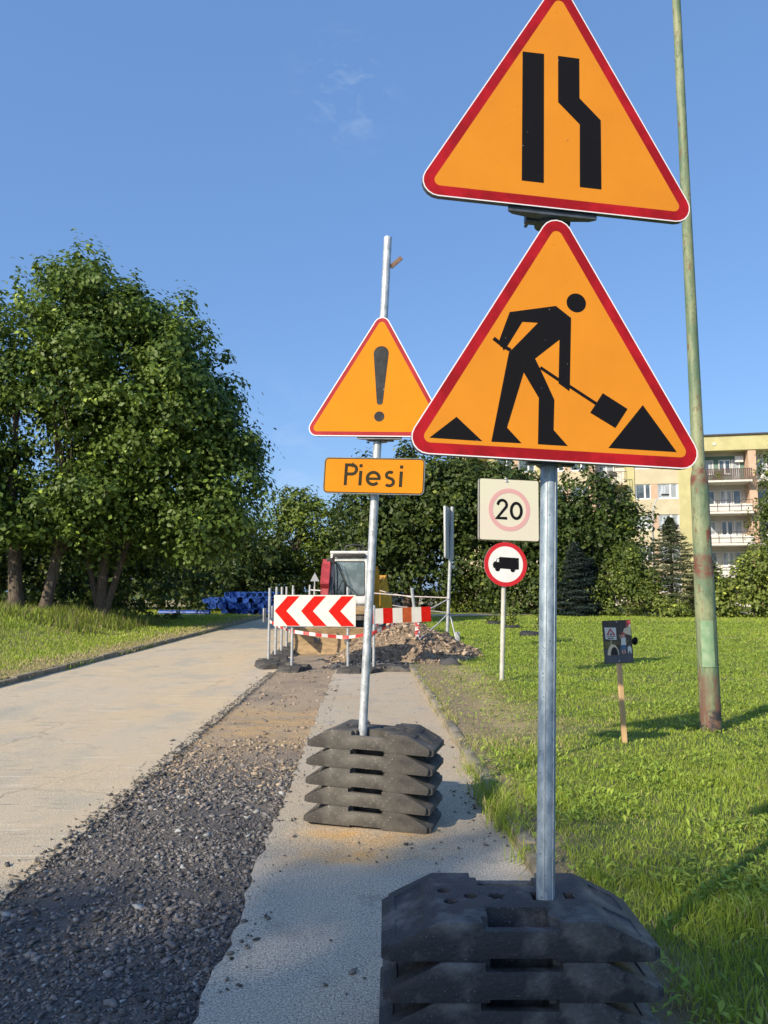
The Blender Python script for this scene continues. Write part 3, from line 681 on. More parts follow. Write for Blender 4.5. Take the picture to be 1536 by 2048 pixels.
MB().prism([(.315, .225), (.185, .06), (.437, .06)], S0, S1).build('large_mound_symbol', M['black_print'], e)
clamp(e, .022, 0); clamp(e, .55, 0, .2)
e = tri_sign(main, QU, 1.12, .06, .004, .0375, .022, (M['red_sheet'], M['orange']), 'upper triangle showing the lane narrowing from the right')
MB().prism([(-.145, .625), (-.061, .627), (-.061, .097), (-.145, .097)], S0, S1).build('straight_bar_symbol', M['black_print'], e)
MB().prism([(-.005, .627), (.079, .627), (.079, .461), (.163, .38), (.163, .097), (.079, .097), (.08, .352), (-.005, .433)], S0, S1).build('bent_bar_symbol', M['black_print'], e)
clamp(e, -.004, -.02); clamp(e, .55, 0, .2)

mid = thing('pedestrian_warning_sign_post', 'leaning galvanised post with exclamation mark triangle over orange plate reading Piesi', 'road sign')
p0, p1 = Vector((-.140, 5.035, .5)), Vector((.027, 5.035, 3.87))
MB().cyl(p0, p1, .0275, n=32).build('pole', M['galv'], mid)
b = MB(); pr = Vector((.02, 5.035, 3.66)); b.box((0, 0, 0), (.10, .012, .028), Matrix.Translation(pr + Vector((.062, 0, .035))) @ Matrix.Rotation(R(-42), 4, 'Y'))
b.build('rusty_strap_end', mat('rusty_strip', (.16, .10, .07), .8, var=.3), mid)
QM = (-.052, 4.958, 2.478, -.183, .046, -.024)
e = tri_sign(mid, QM, 1.0, .055, .006, .026, .024, (M['red_lit'], M['orange_lit']), 'orange triangle with black exclamation mark')
b = MB(); b.prism(arc(.006, .560, .051, .051, 180, 0, 14) + arc(.0135, .232, .0205, .02, 0, -180, 8), S0, S1)
b.build('exclamation_bar_symbol', M['grey_print'], e); MB().prism(circ(.0145, .134, .034), S0, S1).build('exclamation_dot_symbol', M['grey_print'], e)
clamp(e, .0, .02, .3, .04); clamp(e, .5, 0, .2, .04)
qp = QM
e = panel_empty(mid, qp, 'orange plate reading Piesi')
o_ = rect_outline(-.339, .331, -.380, -.140, .03)
MB().prism(o_, .004, .014).build('back_sheet', M['alu_back'], e)
MB().ring(o_, rect_outline(-.334, .326, -.375, -.145, .026), .0035, .004).build('steel_rim', M['alu_dark'], e)
MB().ring(rect_outline(-.334, .326, -.375, -.145, .026), rect_outline(-.328, .320, -.369, -.151, .02), .0035, .004).build('dark_border', M['olive_print'], e)
MB().prism(rect_outline(-.328, .320, -.369, -.151, .02), .0035, .004).build('orange_face', M['orange_lit'], e)
b = MB(); y0, y1 = .0027, .0035; W = .021; zb, zt = -.325, -.180; zx = -.228
stroke(b, [(-.190, zb), (-.188, zt)], W, y0, y1)                              # P
stroke(b, [(-.188, zt - W / 2), (-.150, zt - W / 2)] + arc(-.150, -.2205, .031, .030, 90, -90, 10) + [(-.188, -.2505)], W, y0 - .0001, y1)
stroke(b, [(-.092, zb), (-.090, zx)], W, y0, y1); b.prism([(-.101, -.205), (-.080, -.205), (-.080, -.184), (-.101, -.184)], y0, y1)   # i
cxe, cze = -.005, -.277                                                        # e
stroke(b, arc(cxe, cze, .040, .040, 0, 318, 20), W, y0, y1); stroke(b, [(cxe - .036, cze - .002), (cxe + .048, cze - .002)], W * .8, y0 - .0001, y1)
stroke(b, arc(.105, -.2535, .0245, .020, 45, 250, 10)[:-1] + arc(.102, -.299, .028, .024, 75, -140, 12), W * .95, y0, y1)     # s
stroke(b, [(.176, zb - .005), (.178, zx)], W, y0, y1); b.prism([(.168, -.209), (.189, -.209), (.189, -.188), (.168, -.188)], y0, y1)  # i
b.build('piesi_lettering', M['olive_print'], e)
clamp(e, -.26, -.02, .2, .04)

# 20 zone plate over the lorry ban disc
z20 = thing('speed_zone_sign_post', 'grey post on the lawn with white 20 plate above a red ringed lorry ban disc', 'road sign')
MB().cyl((1.845, 12.27, .05), (1.965, 12.30, 3.24), .036, n=20).build('pole', mat('grey_post', (.50, .49, .43), .6, var=.12, scale=6), z20)
q = (1.995, 12.235, 2.256, .16, .024, -.03)
e = panel_empty(z20, q, 'square pearly white plate reading 20 in a faded pink ring')
o_ = rect_outline(-.50, .50, 0, 1.0, .04)
MB().prism(o_, .0, .075).build('sign_box', mat('sign_box_grey', (.38, .39, .37), .5, .2, var=.1), e)
MB().ring(o_, rect_outline(-.488, .488, .012, .988, .03), -.003, 0).build('olive_rim', M['olive_print'], e)
MB().prism(rect_outline(-.488, .488, .012, .988, .03), -.003, 0).build('white_face', M['cream_sheet'], e)
MB().ring(circ(0, .5, .345, 40), circ(0, .5, .275, 40), -.006, -.003).build('pink_ring', M['pink_print'], e)
b = MB(); y0, y1 = -.006, -.003; W = .045
stroke(b, [(-.20, .575)] + arc(-.118, .577, .072, .075, 172, -25, 12) + [(-.205, .362), (-.038, .362)], W, y0, y1)
b.ring(circ(.115, .488, .108, 28, .148), circ(.115, .488, .060, 28, .100), y0, y1)
b.build('twenty_lettering', M['black_print'], e)
q = (1.930, 12.235, 1.885, .16, .024, -.03)
e = panel_empty(z20, q, 'round lorry ban sign')
MB().prism(circ(0, 0, .352, 44), .0, .018).build('back_sheet', M['alu_back'], e)
MB().ring(circ(0, 0, .352, 44), circ(0, 0, .285, 44), -.003, 0).build('red_border', mat('red_ring', (.52, .015, .02), .4), e)
MB().prism(circ(0, 0, .285, 44), -.003, 0).build('white_face', M['white_sheet'], e)
b = MB(); y0, y1 = -.006, -.003
lor = [(-.105, .115), (.215, .105), (.215, -.075), (.165, -.08), (-.20, -.062), (-.215, -.01), (-.195, .035), (-.160, .045), (-.145, .088), (-.105, .095)]
b.prism(lor, y0, y1); b.prism(circ(-.135, -.073, .042, 18), y0 - .0005, y1); b.prism(circ(.115, -.085, .038, 18), y0 - .0005, y1)
b.build('lorry_symbol', M['black_print'], e)
MB().prism([(-.150, .035), (-.112, .035), (-.112, .080), (-.140, .080)], -.0075, -.006).build('lorry_window_symbol', M['white_sheet'], e)
b = MB(); b.cyl((1.966, 12.29, 3.2), (1.966, 12.30, 3.27), .05, .03, n=14); b.build('post_cap', M['galv_dull'], z20)

# side-on sign seen from behind, next to the heap
bs = thing('sign_seen_edge_on', 'tall grey sign turned almost edge on, on a post behind the soil heap', 'road sign')
MB().cyl((1.43, 17.9, 0), (1.60, 17.95, 3.42), .04, n=16).build('pole', M['galv_dull'], bs)
e = panel_empty(bs, (1.585, 17.95, 2.2, R(74), .0, 0), 'grey backed rectangular panel')
o_ = rect_outline(-.5, .5, 0, 1.2, .04)
MB().prism(o_, .05, .058).build('back_sheet', M['alu_back'], e); MB().ring(o_, rect_outline(-.49, .49, .01, 1.19, .03), .058, .09).build('folded_edge', M['galv_dull'], e)
b = MB(); b.cyl((1.52, 17.93, .95), (1.70, 17.75, .1), .018, n=8); b.box((1.68, 17.8, .28), (.10, .03, .5), bev=.005); b.build('brace', M['galv_dull'], bs)

# ------------------------------------------------------------------ green street lamp
lamp = thing('street_lamp', 'tall green painted steel lamp post with rust rings and stepped thick base', 'lamp post')
def paint_mat():
    m = bpy.data.materials.new('peeling_green_paint'); m.use_nodes = True; n, l = m.node_tree.nodes, m.node_tree.links
    b = n['Principled BSDF']; b.inputs['Roughness'].default_value = .62
    tc = n.new('ShaderNodeTexCoord'); sep = n.new('ShaderNodeSeparateXYZ'); l.new(tc.outputs['Object'], sep.inputs[0])
    def noise(sc_, st, seed, lo, hi):
        mp = n.new('ShaderNodeMapping'); mp.inputs['Scale'].default_value = st; mp.inputs['Location'].default_value = (seed, 0, 0); l.new(tc.outputs['Object'], mp.inputs[0])
        z = n.new('ShaderNodeTexNoise'); z.inputs['Scale'].default_value = sc_; z.inputs['Detail'].default_value = 7; z.inputs['Roughness'].default_value = .65; l.new(mp.outputs[0], z.inputs['Vector'])
        r = n.new('ShaderNodeMapRange'); r.inputs[1].default_value = lo; r.inputs[2].default_value = hi; l.new(z.outputs['Fac'], r.inputs[0]); return r.outputs[0]
    def band(z0, z1, f):
        a = n.new('ShaderNodeMapRange'); a.interpolation_type = 'SMOOTHSTEP'; a.inputs[1].default_value = z0 - f; a.inputs[2].default_value = z0; l.new(sep.outputs[2], a.inputs[0])
        c = n.new('ShaderNodeMapRange'); c.interpolation_type = 'SMOOTHSTEP'; c.inputs[1].default_value = z1; c.inputs[2].default_value = z1 + f; c.inputs[3].default_value = 1; c.inputs[4].default_value = 0; l.new(sep.outputs[2], c.inputs[0])
        m_ = n.new('ShaderNodeMath'); m_.operation = 'MULTIPLY'; l.new(a.outputs[0], m_.inputs[0]); l.new(c.outputs[0], m_.inputs[1]); return m_.outputs[0]
    def op(o, a, c):
        m_ = n.new('ShaderNodeMath'); m_.operation = o; m_.use_clamp = True
        for i, v in enumerate((a, c)):
            if isinstance(v, float): m_.inputs[i].default_value = v
            else: l.new(v, m_.inputs[i])
        return m_.outputs[0]
    def mix(f, a, col):
        x = n.new('ShaderNodeMix'); x.data_type = 'RGBA'; l.new(f, x.inputs[0])
        if isinstance(a, tuple): x.inputs[6].default_value = (*a, 1)
        else: l.new(a, x.inputs[6])
        x.inputs[7].default_value = (*col, 1); return x.outputs[2]
    c = mix(noise(5, (1.5, 1.5, .35), 1, .42, .6), (.105, .165, .095), (.25, .275, .15))
    c = mix(noise(22, (1, 1, .5), 5, .56, .66), c, (.085, .12, .06))
    c = mix(noise(16, (1.4, 1.4, .35), 9, .585, .66), c, (.16, .085, .045))
    for z0, z1 in ((1.60, 1.74), (2.56, 2.66)): c = mix(op('MULTIPLY', band(z0, z1, .09), noise(13, (1, 1, 1.2), z0, .36, .56)), c, (.15, .055, .035))
    c = mix(op('MULTIPLY', band(1.78, 2.02, .12), noise(7, (1, 1, .5), 3.3, .56, .63)), c, (.17, .05, .03))
    c = mix(op('MULTIPLY', band(.0, .52, .10), noise(11, (1.3, 1.3, .3), 7, .34, .55)), c, (.16, .085, .06))
    c = mix(op('MULTIPLY', band(.0, .20, .05), noise(5, (1, 1, 1), 2, .44, .50)), c, (.035, .035, .04))
    l.new(c, b.inputs['Base Color'])
    z = n.new('ShaderNodeTexNoise'); z.inputs['Scale'].default_value = 45; z.inputs['Detail'].default_value = 5; l.new(tc.outputs['Object'], z.inputs['Vector'])
    bp = n.new('ShaderNodeBump'); bp.inputs['Distance'].default_value = .004; l.new(z.outputs['Fac'], bp.inputs['Height']); l.new(bp.outputs[0], b.inputs['Normal'])
    return m
PG = paint_mat()
prof = [(0, .103), (.5, .102), (1.2, .101), (1.62, .098), (1.66, .092), (2.52, .088), (2.60, .084), (2.68, .066), (4.2, .058), (6.5, .048), (9.6, .040)]
b = MB(); n = 28
for z, r in prof:
    for i in range(n): a = 2 * math.pi * i / n; b.v.append((r * math.cos(a), r * math.sin(a), z))
for j in range(len(prof) - 1):
    for i in range(n): b.f.append((j * n + i, j * n + (i + 1) % n, (j + 1) * n + (i + 1) % n, (j + 1) * n + i)); b.m.append(0)
b.f.append(tuple(range((len(prof) - 1) * n, len(prof) * n))); b.m.append(0)
lamp.location = (3.30, 7.95, .05); lamp.rotation_euler = (0, -.006, 0)
b.build('pole', PG, lamp)
b = MB(); hp = []
for i in range(9): a = R(218 + 8.5 * i); hp.append((a))
vs, fs = [], []
for r in (.1085, .101):
    for z in (.66, 1.12):
        for a in hp: vs.append((r * math.cos(a), r * math.sin(a), z))
k = 9
for i in range(8): fs += [(i, i + 1, k + i + 1, k + i), (2 * k + i, 3 * k + i, 3 * k + i + 1, 2 * k + i + 1), (i, 2 * k + i, 2 * k + i + 1, i + 1), (k + i, k + i + 1, 3 * k + i + 1, 3 * k + i)]
fs += [(0, k, 3 * k, 2 * k), (8, 2 * k + 8, 3 * k + 8, k + 8)]
b.add(vs, fs); b.build('access_hatch', mat('hatch_green', (.15, .27, .15), .6, col2=(.26, .36, .22), scale=9, mixpos=(.4, .62), bump=.001), lamp)
b = MB(); b.tube([(0, 0, 9.5), (-.2, .1, 9.9), (-.7, .3, 10.1), (-1.2, .5, 10.15)], .035, n=10); b.build('arm', PG, lamp)
b = MB(); b.box((-1.5, .62, 10.13), (.6, .26, .14), Matrix.Identity(4), bev=.04); b.build('lamp_head', M['galv_dull'], lamp)

# ------------------------------------------------------------------ little picture board on a stake
pb = thing('picture_board_on_stake', 'small dark photo board on a raw wooden stake in the lawn', 'placard')
MB().box((0, 0, .36), (.046, .03, .82), bev=.003).build('stake', M['wood'], pb)
pb.location = (2.245, 7.36, .04); pb.rotation_euler = (-.02, -.035, .05)
b = MB(); b.box((-.005, -.02, .955), (.275, .006, .40), Matrix.Rotation(.0, 4, 'Y')); b.build('board', mat('board_dark', (.035, .03, .028), .5), pb)
pic = [mat('print_brown', (.045, .038, .034), .4, col2=(.07, .055, .04), scale=9), mat('print_road', (.085, .088, .11), .4, var=.1), mat('print_white', (.6, .6, .58), .4), mat('print_red', (.40, .06, .06), .4),
       mat('print_blue', (.05, .14, .26), .4), mat('print_skin', (.55, .30, .24), .4), mat('print_cream', (.62, .54, .38), .4), mat('print_olive', (.15, .12, .045), .4, var=.3, scale=30), mat('print_black', (.015, .012, .012), .4)]
b = MB(); X0, Z0 = -.1405, .757
def R_(x0, x1, z0, z1, mi, lay): b.prism([(X0 + x0, Z0 + z0), (X0 + x1, Z0 + z0), (X0 + x1, Z0 + z1), (X0 + x0, Z0 + z1)], -.0235 - lay * .0004, -.023, mi=mi)
def Pg(pts, mi, lay): b.prism([(X0 + a, Z0 + c) for a, c in pts], -.0235 - lay * .0004, -.023, mi=mi)
R_(.002, .269, .002, .394, 0, 0); R_(.003, .268, .003, .085, 1, 1); Pg([(.003, .08), (.268, .08), (.268, .15), (.13, .17), (.10, .12), (.003, .13)], 1, 1)
Pg([(.19, .28), (.268, .25), (.268, .37), (.235, .39), (.24, .33), (.205, .32)], 6, 1); Pg([(.22, .33), (.268, .36), (.268, .393), (.225, .393)], 3, 2)
R_(.003, .10, .14, .205, 7, 1); R_(.09, .15, .13, .20, 7, 1); Pg([(.02, .225), (.125, .215), (.125, .33), (.015, .335)], 2, 2); Pg([(.028, .262), (.118, .258), (.07, .33)], 3, 3)
Pg([(.05, .268), (.095, .266), (.072, .305)], 2, 4); Pg([(.064, .266), (.084, .266), (.074, .288)], 8, 5); R_(.03, .115, .245, .251, 8, 3); R_(.04, .10, .228, .236, 8, 3); R_(.068, .074, .17, .222, 6, 2)
Pg([(.03 + .055 * (1 + math.cos(R(a))), .075 + .10 * math.sin(R(a))) for a in range(0, 181, 15)], 6, 2); Pg([(.06 + .036 * (1 + math.cos(R(a))), .075 + .075 * math.sin(R(a))) for a in range(0, 181, 15)], 8, 3)
Pg([(.165, .165), (.215, .165), (.213, .235), (.17, .235)], 2, 3); Pg([(.15, .26), (.158, .262), (.175, .228), (.168, .218)], 5, 3); R_(.168, .208, .122, .166, 4, 3); R_(.170, .182, .083, .122, 5, 3); R_(.192, .204, .083, .122, 5, 3)
Pg(circ(.19, .255, .019, 14), 5, 3); Pg([(.17, .262), (.21, .262), (.205, .28), (.18, .285)], 3, 4); Pg([(.21, .19), (.25, .205), (.25, .214), (.21, .205)], 7, 3); Pg([(.228, .085), (.262, .085), (.262, .135), (.245, .16), (.225, .14)], 2, 3); R_(.236, .25, .085, .105, 8, 4)
b.build('printed_picture', pic, pb, smooth=0)
for zz in (.775, 1.14): MB().cyl((-.005, -.03, zz), (-.005, -.02, zz), .006, n=8).build('screw', M['galv'], pb)
kn = MB(); kn.add([], []); bm = bmesh.new(); bmesh.ops.create_uvsphere(bm, u_segments=18, v_segments=12, radius=1)
for v in bm.verts: v.co = Vector((v.co.x * .028, v.co.y * .03, v.co.z * .038 * (1 + .15 * v.co.x)))
me = bpy.data.meshes.new('black_balloon'); bm.to_mesh(me); bm.free(); me.materials.append(M['black_print']); me.polygons.foreach_set('use_smooth', [True] * len(me.polygons))
link('black_ball', me, loc=(2.375, 7.38, 1.0), rot=(0, .25, 0), label='small black rounded ball fixed at the right edge of the photo board', cat='ball')

# ------------------------------------------------------------------ barriers
SQ = R(0)
chev = thing('chevron_barrier', 'white board with three red chevrons pointing left, on two steel posts', 'barrier')
def post(parent, x, y, z0, z1, lean=0, r=.026, mt='galv_dull'):
    return MB().cyl((x, y, z0), (x + lean, y, z1), r, n=14).build('post', M[mt], parent)
post(chev, -1.71, 14.46, .05, 1.50, .015); post(chev, -.66, 14.30, .05, 1.53, -.01)
e = link('board', None, chev); e.matrix_local = frame_mat((-1.285, 14.33, .812, -.16, .0, 0))
MB().prism([(-.775, 0), (.775, 0), (.775, .575), (-.775, .575)], 0, .02).build('panel', M['white_board'], e, smooth=0)
for cx in (-.76, -.255, .265):
    MB().prism([(cx, .282), (cx + .245, .555), (cx + .475, .555), (cx + .225, .282), (cx + .495, .008), (cx + .245, .008)], -.003, 0).build('red_chevron', M['red_board'], e, smooth=0)
stp = thing('striped_barrier', 'low board with red and white stripes, on a leaning post before the soil heap', 'barrier')
post(stp, -.19, 14.25, .05, 1.2, .01); MB().cyl((.74, 15.75, .08), (.56, 15.65, 1.52), .033, n=14).build('post', M['galv_dull'], stp)
e = link('board', None, stp); e.matrix_local = frame_mat((-.27, 14.2, .862, .98 if False else .30, -.028, 0)) 
xw = 0
for k, (w_, mm) in enumerate(((.085, 'red_board'), (.185, 'white_board'), (.185, 'red_board'), (.19, 'white_board'), (.18, 'orange_board'), (.19, 'white_board'), (.19, 'red_board'))):
    MB().prism([(xw, 0), (xw + w_, 0), (xw + w_, .275), (xw, .275)], 0, .018).build('stripe', M[mm], e, smooth=0); xw += w_
GP = 'bare steel posts standing along the left edge of the trench'
posts = [(-2.30, 15.55, 1.52, 'nearest bare steel post at the left corner of the trench, holding the striped tape'), (-2.31, 16.6, 1.55, 'second bare steel post along the left edge of the trench'), (-2.33, 17.7, 1.55, 'third bare steel post along the left edge of the trench'),
         (-2.36, 18.9, 1.56, 'fourth bare steel post along the left edge of the trench'), (-2.38, 20.4, 1.6, 'fifth bare steel post along the left edge of the trench'), (-2.30, 25.4, 1.6, 'farthest bare steel post left of the excavator')]
for x, y, z, lb in posts:
    o = MB().cyl((0, 0, .05), (random.uniform(-.03, .03), 0, z), .028, n=12).build('barrier_post', M['galv_dull'], loc=(x, y, 0), label=lb, cat='post', group=GP)
fr_ = thing('tube_barrier', 'low steel tube barrier frame behind the chevron board', 'barrier')
b = MB(); b.tube([(-2.05, 21.2, .1), (-2.03, 21.2, 1.62)], .03); b.build('post', M['galv_dull'], fr_)
b = MB(); b.tube([(-1.66, 21.1, .1), (-1.66, 21.1, 1.5)], .03); b.build('post', M['galv_dull'], fr_)
b = MB(); b.tube([(-2.03, 21.2, 1.48), (-1.66, 21.1, 1.46)], .02); b.build('rail', M['galv_dull'], fr_)
GE = 'grey boards between the trench posts seen edge on'
for k, (x, y, z, lb) in enumerate(((-2.40, 15.6, .86, 'short grey barrier board seen edge on at the nearest trench post'), (-2.44, 17.4, .88, 'short grey barrier board seen edge on beside the third trench post'))):
    b = MB(); b.box((0, 0, 0), (.022, 1.0 if k else .3, .27), bev=.003); b.box((.012, 0, 0), (.004, .9 if k else .25, .2)); b.build('barrier_board', M['alu_back'], loc=(x, y, z + .12), label=lb, cat='barrier board', group=GE)
GB = 'rubber base blocks under the barrier posts'
for (x, y, rz, lb) in ((-2.30, 15.45, R(92), 'rubber base block under the nearest trench corner post'), (-2.25, 16.55, R(95), 'rubber base block under the second trench post'), (-2.28, 17.7, R(88), 'rubber base block under the third trench post'),
                       (-2.30, 18.9, R(93), 'rubber base block under the fourth trench post'), (-2.3, 20.4, R(90), 'rubber base block under the fifth trench post'), (-1.66, 14.50, R(76), 'rubber base block under the left post of the chevron board'),
                       (-1.98, 14.85, R(25), 'rubber base block lying behind the left post of the chevron board'), (-.60, 14.22, R(84), 'rubber base block under the right post of the chevron board'), (-.24, 14.2, R(60), 'rubber base block between the chevron and the striped boards'), (.08, 14.35, R(-6), 'rubber base block under the left post of the striped board'),
                       (.78, 15.72, R(50), 'rubber base block half buried under the leaning post of the striped board')):
    block((x, y, -.02 if x > -1.9 else .0), rz, lb, GB)
# barrier tape and ropes
def tape(name, pts, w, label, seg=.13, cat='barrier tape', sag=0.):
    P = [Vector(p) for p in pts]; path = []
    for a, c in zip(P[:-1], P[1:]):
        k = max(2, int((c - a).length / .04))
        for i in range(k):
            t = i / k; q = a.lerp(c, t); q.z -= sag * 4 * t * (1 - t) * (c - a).length; path.append(q)
    path.append(P[-1]); b = MB(); s = 0
    for i, q in enumerate(path):
        tw = .5 * math.sin(i * .23) + .25 * math.sin(i * .11 + 2); up = Vector((0, math.sin(tw), math.cos(tw))) * w / 2
        b.v += [tuple(q - up), tuple(q + up)]
    for i in range(len(path) - 1):
        s += (path[i + 1] - path[i]).length; b.f.append((2 * i, 2 * i + 2, 2 * i + 3, 2 * i + 1)); b.m.append(int(s / seg) % 2)
    o = b.build(name, [M['tape_w'], M['tape_r']], smooth=0, label=label, cat=cat); return o
tape('barrier_tape', [(-2.28, 15.5, .86), (-1.73, 14.46, .72), (-.68, 14.2, .62), (-.20, 14.2, .70), (.0, 14.3, .78), (.35, 15.2, .93)], .065, 'red and white striped tape strung below the chevron board', sag=.012)
tape('barrier_tape', [(-.28, 15.4, .74), (-.1, 15.9, .80), (.25, 15.9, .93)], .07, 'short twisted length of red and white tape lying on the soil heap', sag=.02)
b = MB()
pts = [(.665, 15.60, .86 - .014 * i) for i in range(24)]
for i, p in enumerate(pts): a = i * 1.1; b.v += [(p[0] + .045 * math.cos(a), p[1] - .05, p[2]), (p[0] + .05 * math.cos(a + 1.3), p[1] - .03, p[2] + .05)]
for i in range(23): b.f.append((2 * i, 2 * i + 1, 2 * i + 3, 2 * i + 2)); b.m.append((i // 2) % 2)
b.build('tape_knot', [M['tape_w'], M['tape_r']], smooth=0, label='bundle of red and white tape knotted round the leaning post', cat='barrier tape')
GR = 'pale tape lines tied between the posts round the soil heap'
for (a, c, lb) in (((-.25, 17.6, 1.41), (1.50, 17.85, 1.30), 'pale tape line running high from the excavator to the edge on sign post'), ((.70, 16.2, .98), (1.50, 17.85, 1.28), 'pale tape line rising from behind the striped board to the edge on sign post'),
                   ((.2, 17.2, 1.14), (1.48, 17.85, .96), 'pale tape line reaching the edge on sign post at mid height'), ((.72, 15.70, .50), (1.48, 17.85, .94), 'pale tape line slanting down across the soil heap to the leaning post'), ((-.2, 24, 1.48), (.62, 17.0, 1.32), 'pale tape line stretched towards the yellow machine')):
    MB().tube([a, tuple((Vector(a) + Vector(c)) / 2 - Vector((0, 0, .02))), c], .014, n=6).build('tape_line', M['rope'], label=lb, cat='barrier tape', group=GR)

# ------------------------------------------------------------------ excavator
ex = thing('excavator', 'white and red crawler excavator with raised red boom standing in the trench', 'excavator', (-.95, 19.6, 0))
def EX(name, b, m, parent=None, **k): return b.build(name, M[m], parent or ex, **k)
for sx in (-1, 1):
    b = MB(); o_ = [(a, c) for a, c in ([( .95 + .27 * math.cos(R(t)), .27 + .27 * math.sin(R(t))) for t in range(-90, 91, 15)] + [(-.95 + .27 * math.cos(R(t)), .27 + .27 * math.sin(R(t))) for t in range(90, 271, 15)])]
    b.prism(o_, sx * .72 - .17, sx * .72 + .17, axis='x')
    for i in range(26):
        t = i / 26; y = -1.15 + 2.3 * t; b.box((sx * .72, y, .555), (.36, .045, .03))
    for i in range(6):
        a = R(180 + (i - 2.5) * 26); b.box((0, 0, 0), (.36, .03, .045), Matrix.Translation((sx * .72, -.95 + .285 * math.cos(a), .27 - .285 * math.sin(a))) @ Matrix.Rotation(-a, 4, 'X'))
    t_ = EX('track', b, 'greypaint')
    for y in (-.95, -.45, 0, .45, .95): EX('road_wheel', MB().cyl((sx * .90 - .01, y, .27), (sx * .90 + .02, y, .27), .19 if abs(y) > .9 else .10, n=16), 'blackpaint', t_)
b = MB(); pf = [(0, .02), (-.09, .0), (-.05, .16), (-.04, .30), (-.07, .48), (-.13, .60), (-.10, .62), (-.01, .52), (.03, .30)]
b.prism([(a - 1.55, c) for a, c in pf], -1.15, .60, axis='x'); EX('dozer_blade', b, 'sandy')
for ax_ in (-.55, .15): EX('blade_arm', MB().box((ax_, -1.2, .32), (.12, .9, .14), bev=.01), 'greypaint')
b = MB(); b.cyl((0, .2, .45), (0, .2, .72), .48, n=28); b.box((0, 0, .42), (1.1, 1.2, .25), bev=.03); EX('turntable', b, 'blackpaint')
b = MB(); b.box((-.06, .45, .93), (1.42, 1.7, .42), bev=.08); hs = EX('house', b, 'greypaint')
b = MB(); b.box((-.06, -.43, .98), (1.36, .06, .2), bev=.02); EX('bumper', b, 'sandy', hs)
b = MB(); b.box((-.1, 1.0, 1.45), (1.3, .7, .6), bev=.12); EX('engine_cover', b, 'redpaint', hs)
cb = link('cab', None, ex)
cx0, cx1, cy0, cy1, cz0, cz1 = -.38, .57, -.30, .85, 1.12, 2.40
for x in (cx0 + .045, cx1 - .045):
    for y in (cy0 + .03, cy1 - .03): EX('cab_post', MB().box((x, y, (cz0 + cz1) / 2), (.09, .07, cz1 - cz0), bev=.015), 'whitepaint', cb)
b = MB(); b.box(((cx0 + cx1) / 2, cy0 + .03, cz1 - .17), (cx1 - cx0 - .01, .066, .09), bev=.012); EX('cab_header', b, 'whitepaint', cb); b = MB(); b.box(((cx0 + cx1) / 2, cy0 + .03, cz0 + .12), (cx1 - cx0 - .01, .066, .2), bev=.012); EX('cab_sill', b, 'whitepaint', cb)
b = MB(); b.box(((cx0 + cx1) / 2, (cy0 + cy1) / 2, cz1 + .02), (cx1 - cx0 + .02, cy1 - cy0 + .04, .07), bev=.025); EX('cab_roof', b, 'whitepaint', cb)
b = MB(); b.box(((cx0 + cx1) / 2, cy0 - .03, cz1 - .07), (cx1 - cx0 - .12, .06, .09), bev=.015); EX('sun_visor', b, 'blackpaint', cb)
b = MB(); b.prism(rect_outline(cx0 + .085, cx1 - .085, cz0 + .22, cz1 - .21, .05), cy0 + .01, cy0 + .02); EX('windscreen', b, 'glass', cb)
b = MB(); b.ring(rect_outline(cx0 + .075, cx1 - .075, cz0 + .21, cz1 - .2, .06), rect_outline(cx0 + .10, cx1 - .10, cz0 + .235, cz1 - .225, .045), cy0 - .004, cy0 + .009); EX('screen_seal', b, 'blackpaint', cb)
for x in (cx0 + .02, cx1 - .02):
    b = MB(); b.box((x, (cy0 + cy1) / 2, (cz0 + cz1) / 2 + .1), (.012, cy1 - cy0 - .16, cz1 - cz0 - .4)); EX('side_window', b, 'glass', cb)
b = MB(); b.tube([(cx0 + .2, cy0 - .05, cz0 + .35), (cx0 + .3, cy0 - .06, cz0 + .6), (cx0 + .62, cy0 - .06, cz0 + .3)], .009, n=6); EX('wiper', b, 'blackpaint', cb)
b = MB(); b.tube([(cx0 + .3, .1, cz1 + .05), (cx0 + .36, .1, cz1 + .2), (cx0 + .58, .1, cz1 + .24), (cx0 + .8, .1, cz1 + .2), (cx0 + .86, .1, cz1 + .05)], .022, n=8); b.cyl((cx1 - .25, .1, cz1 + .05), (cx1 - .25, .1, cz1 + .16), .05, n=12); EX('roof_guard', b, 'blackpaint', cb)
b = MB(); b.box((.08, .25, 1.45), (.42, .4, .12), bev=.03); b.box((.08, .46, 1.75), (.42, .1, .6), bev=.04); EX('driver_seat', b, 'blackpaint', cb)
bo = link('boom', None, ex, (.10, 0, -.22))
b = MB(); b.prism([(-.30, .95), (-.95, 1.85), (-.62, 2.32), (-.40, 2.42), (-.30, 2.30), (-.52, 1.86), (-.02, 1.10)], -.66, -.45, axis='x'); EX('boom_beam', b, 'redpaint', bo)
b = MB(); b.prism([(-.34, 2.42), (-.42, 2.10), (-.98, 1.05), (-1.10, 1.06), (-.80, 1.92), (-.52, 2.46)], -.555 - .09, -.555 + .09, axis='x'); EX('dipper_arm', b, 'redpaint', bo)
b = MB(); b.cyl((-.45, -.55, 2.0), (-.45, -.98, 1.35), .055, n=14); b.cyl((-.45, -.98, 1.35), (-.45, -1.05, 1.15), .032, n=12); b.cyl((-.555, -.05, 1.2), (-.555, -.62, 1.9), .06, n=14); EX('hydraulic_ram', b, 'greypaint', bo)
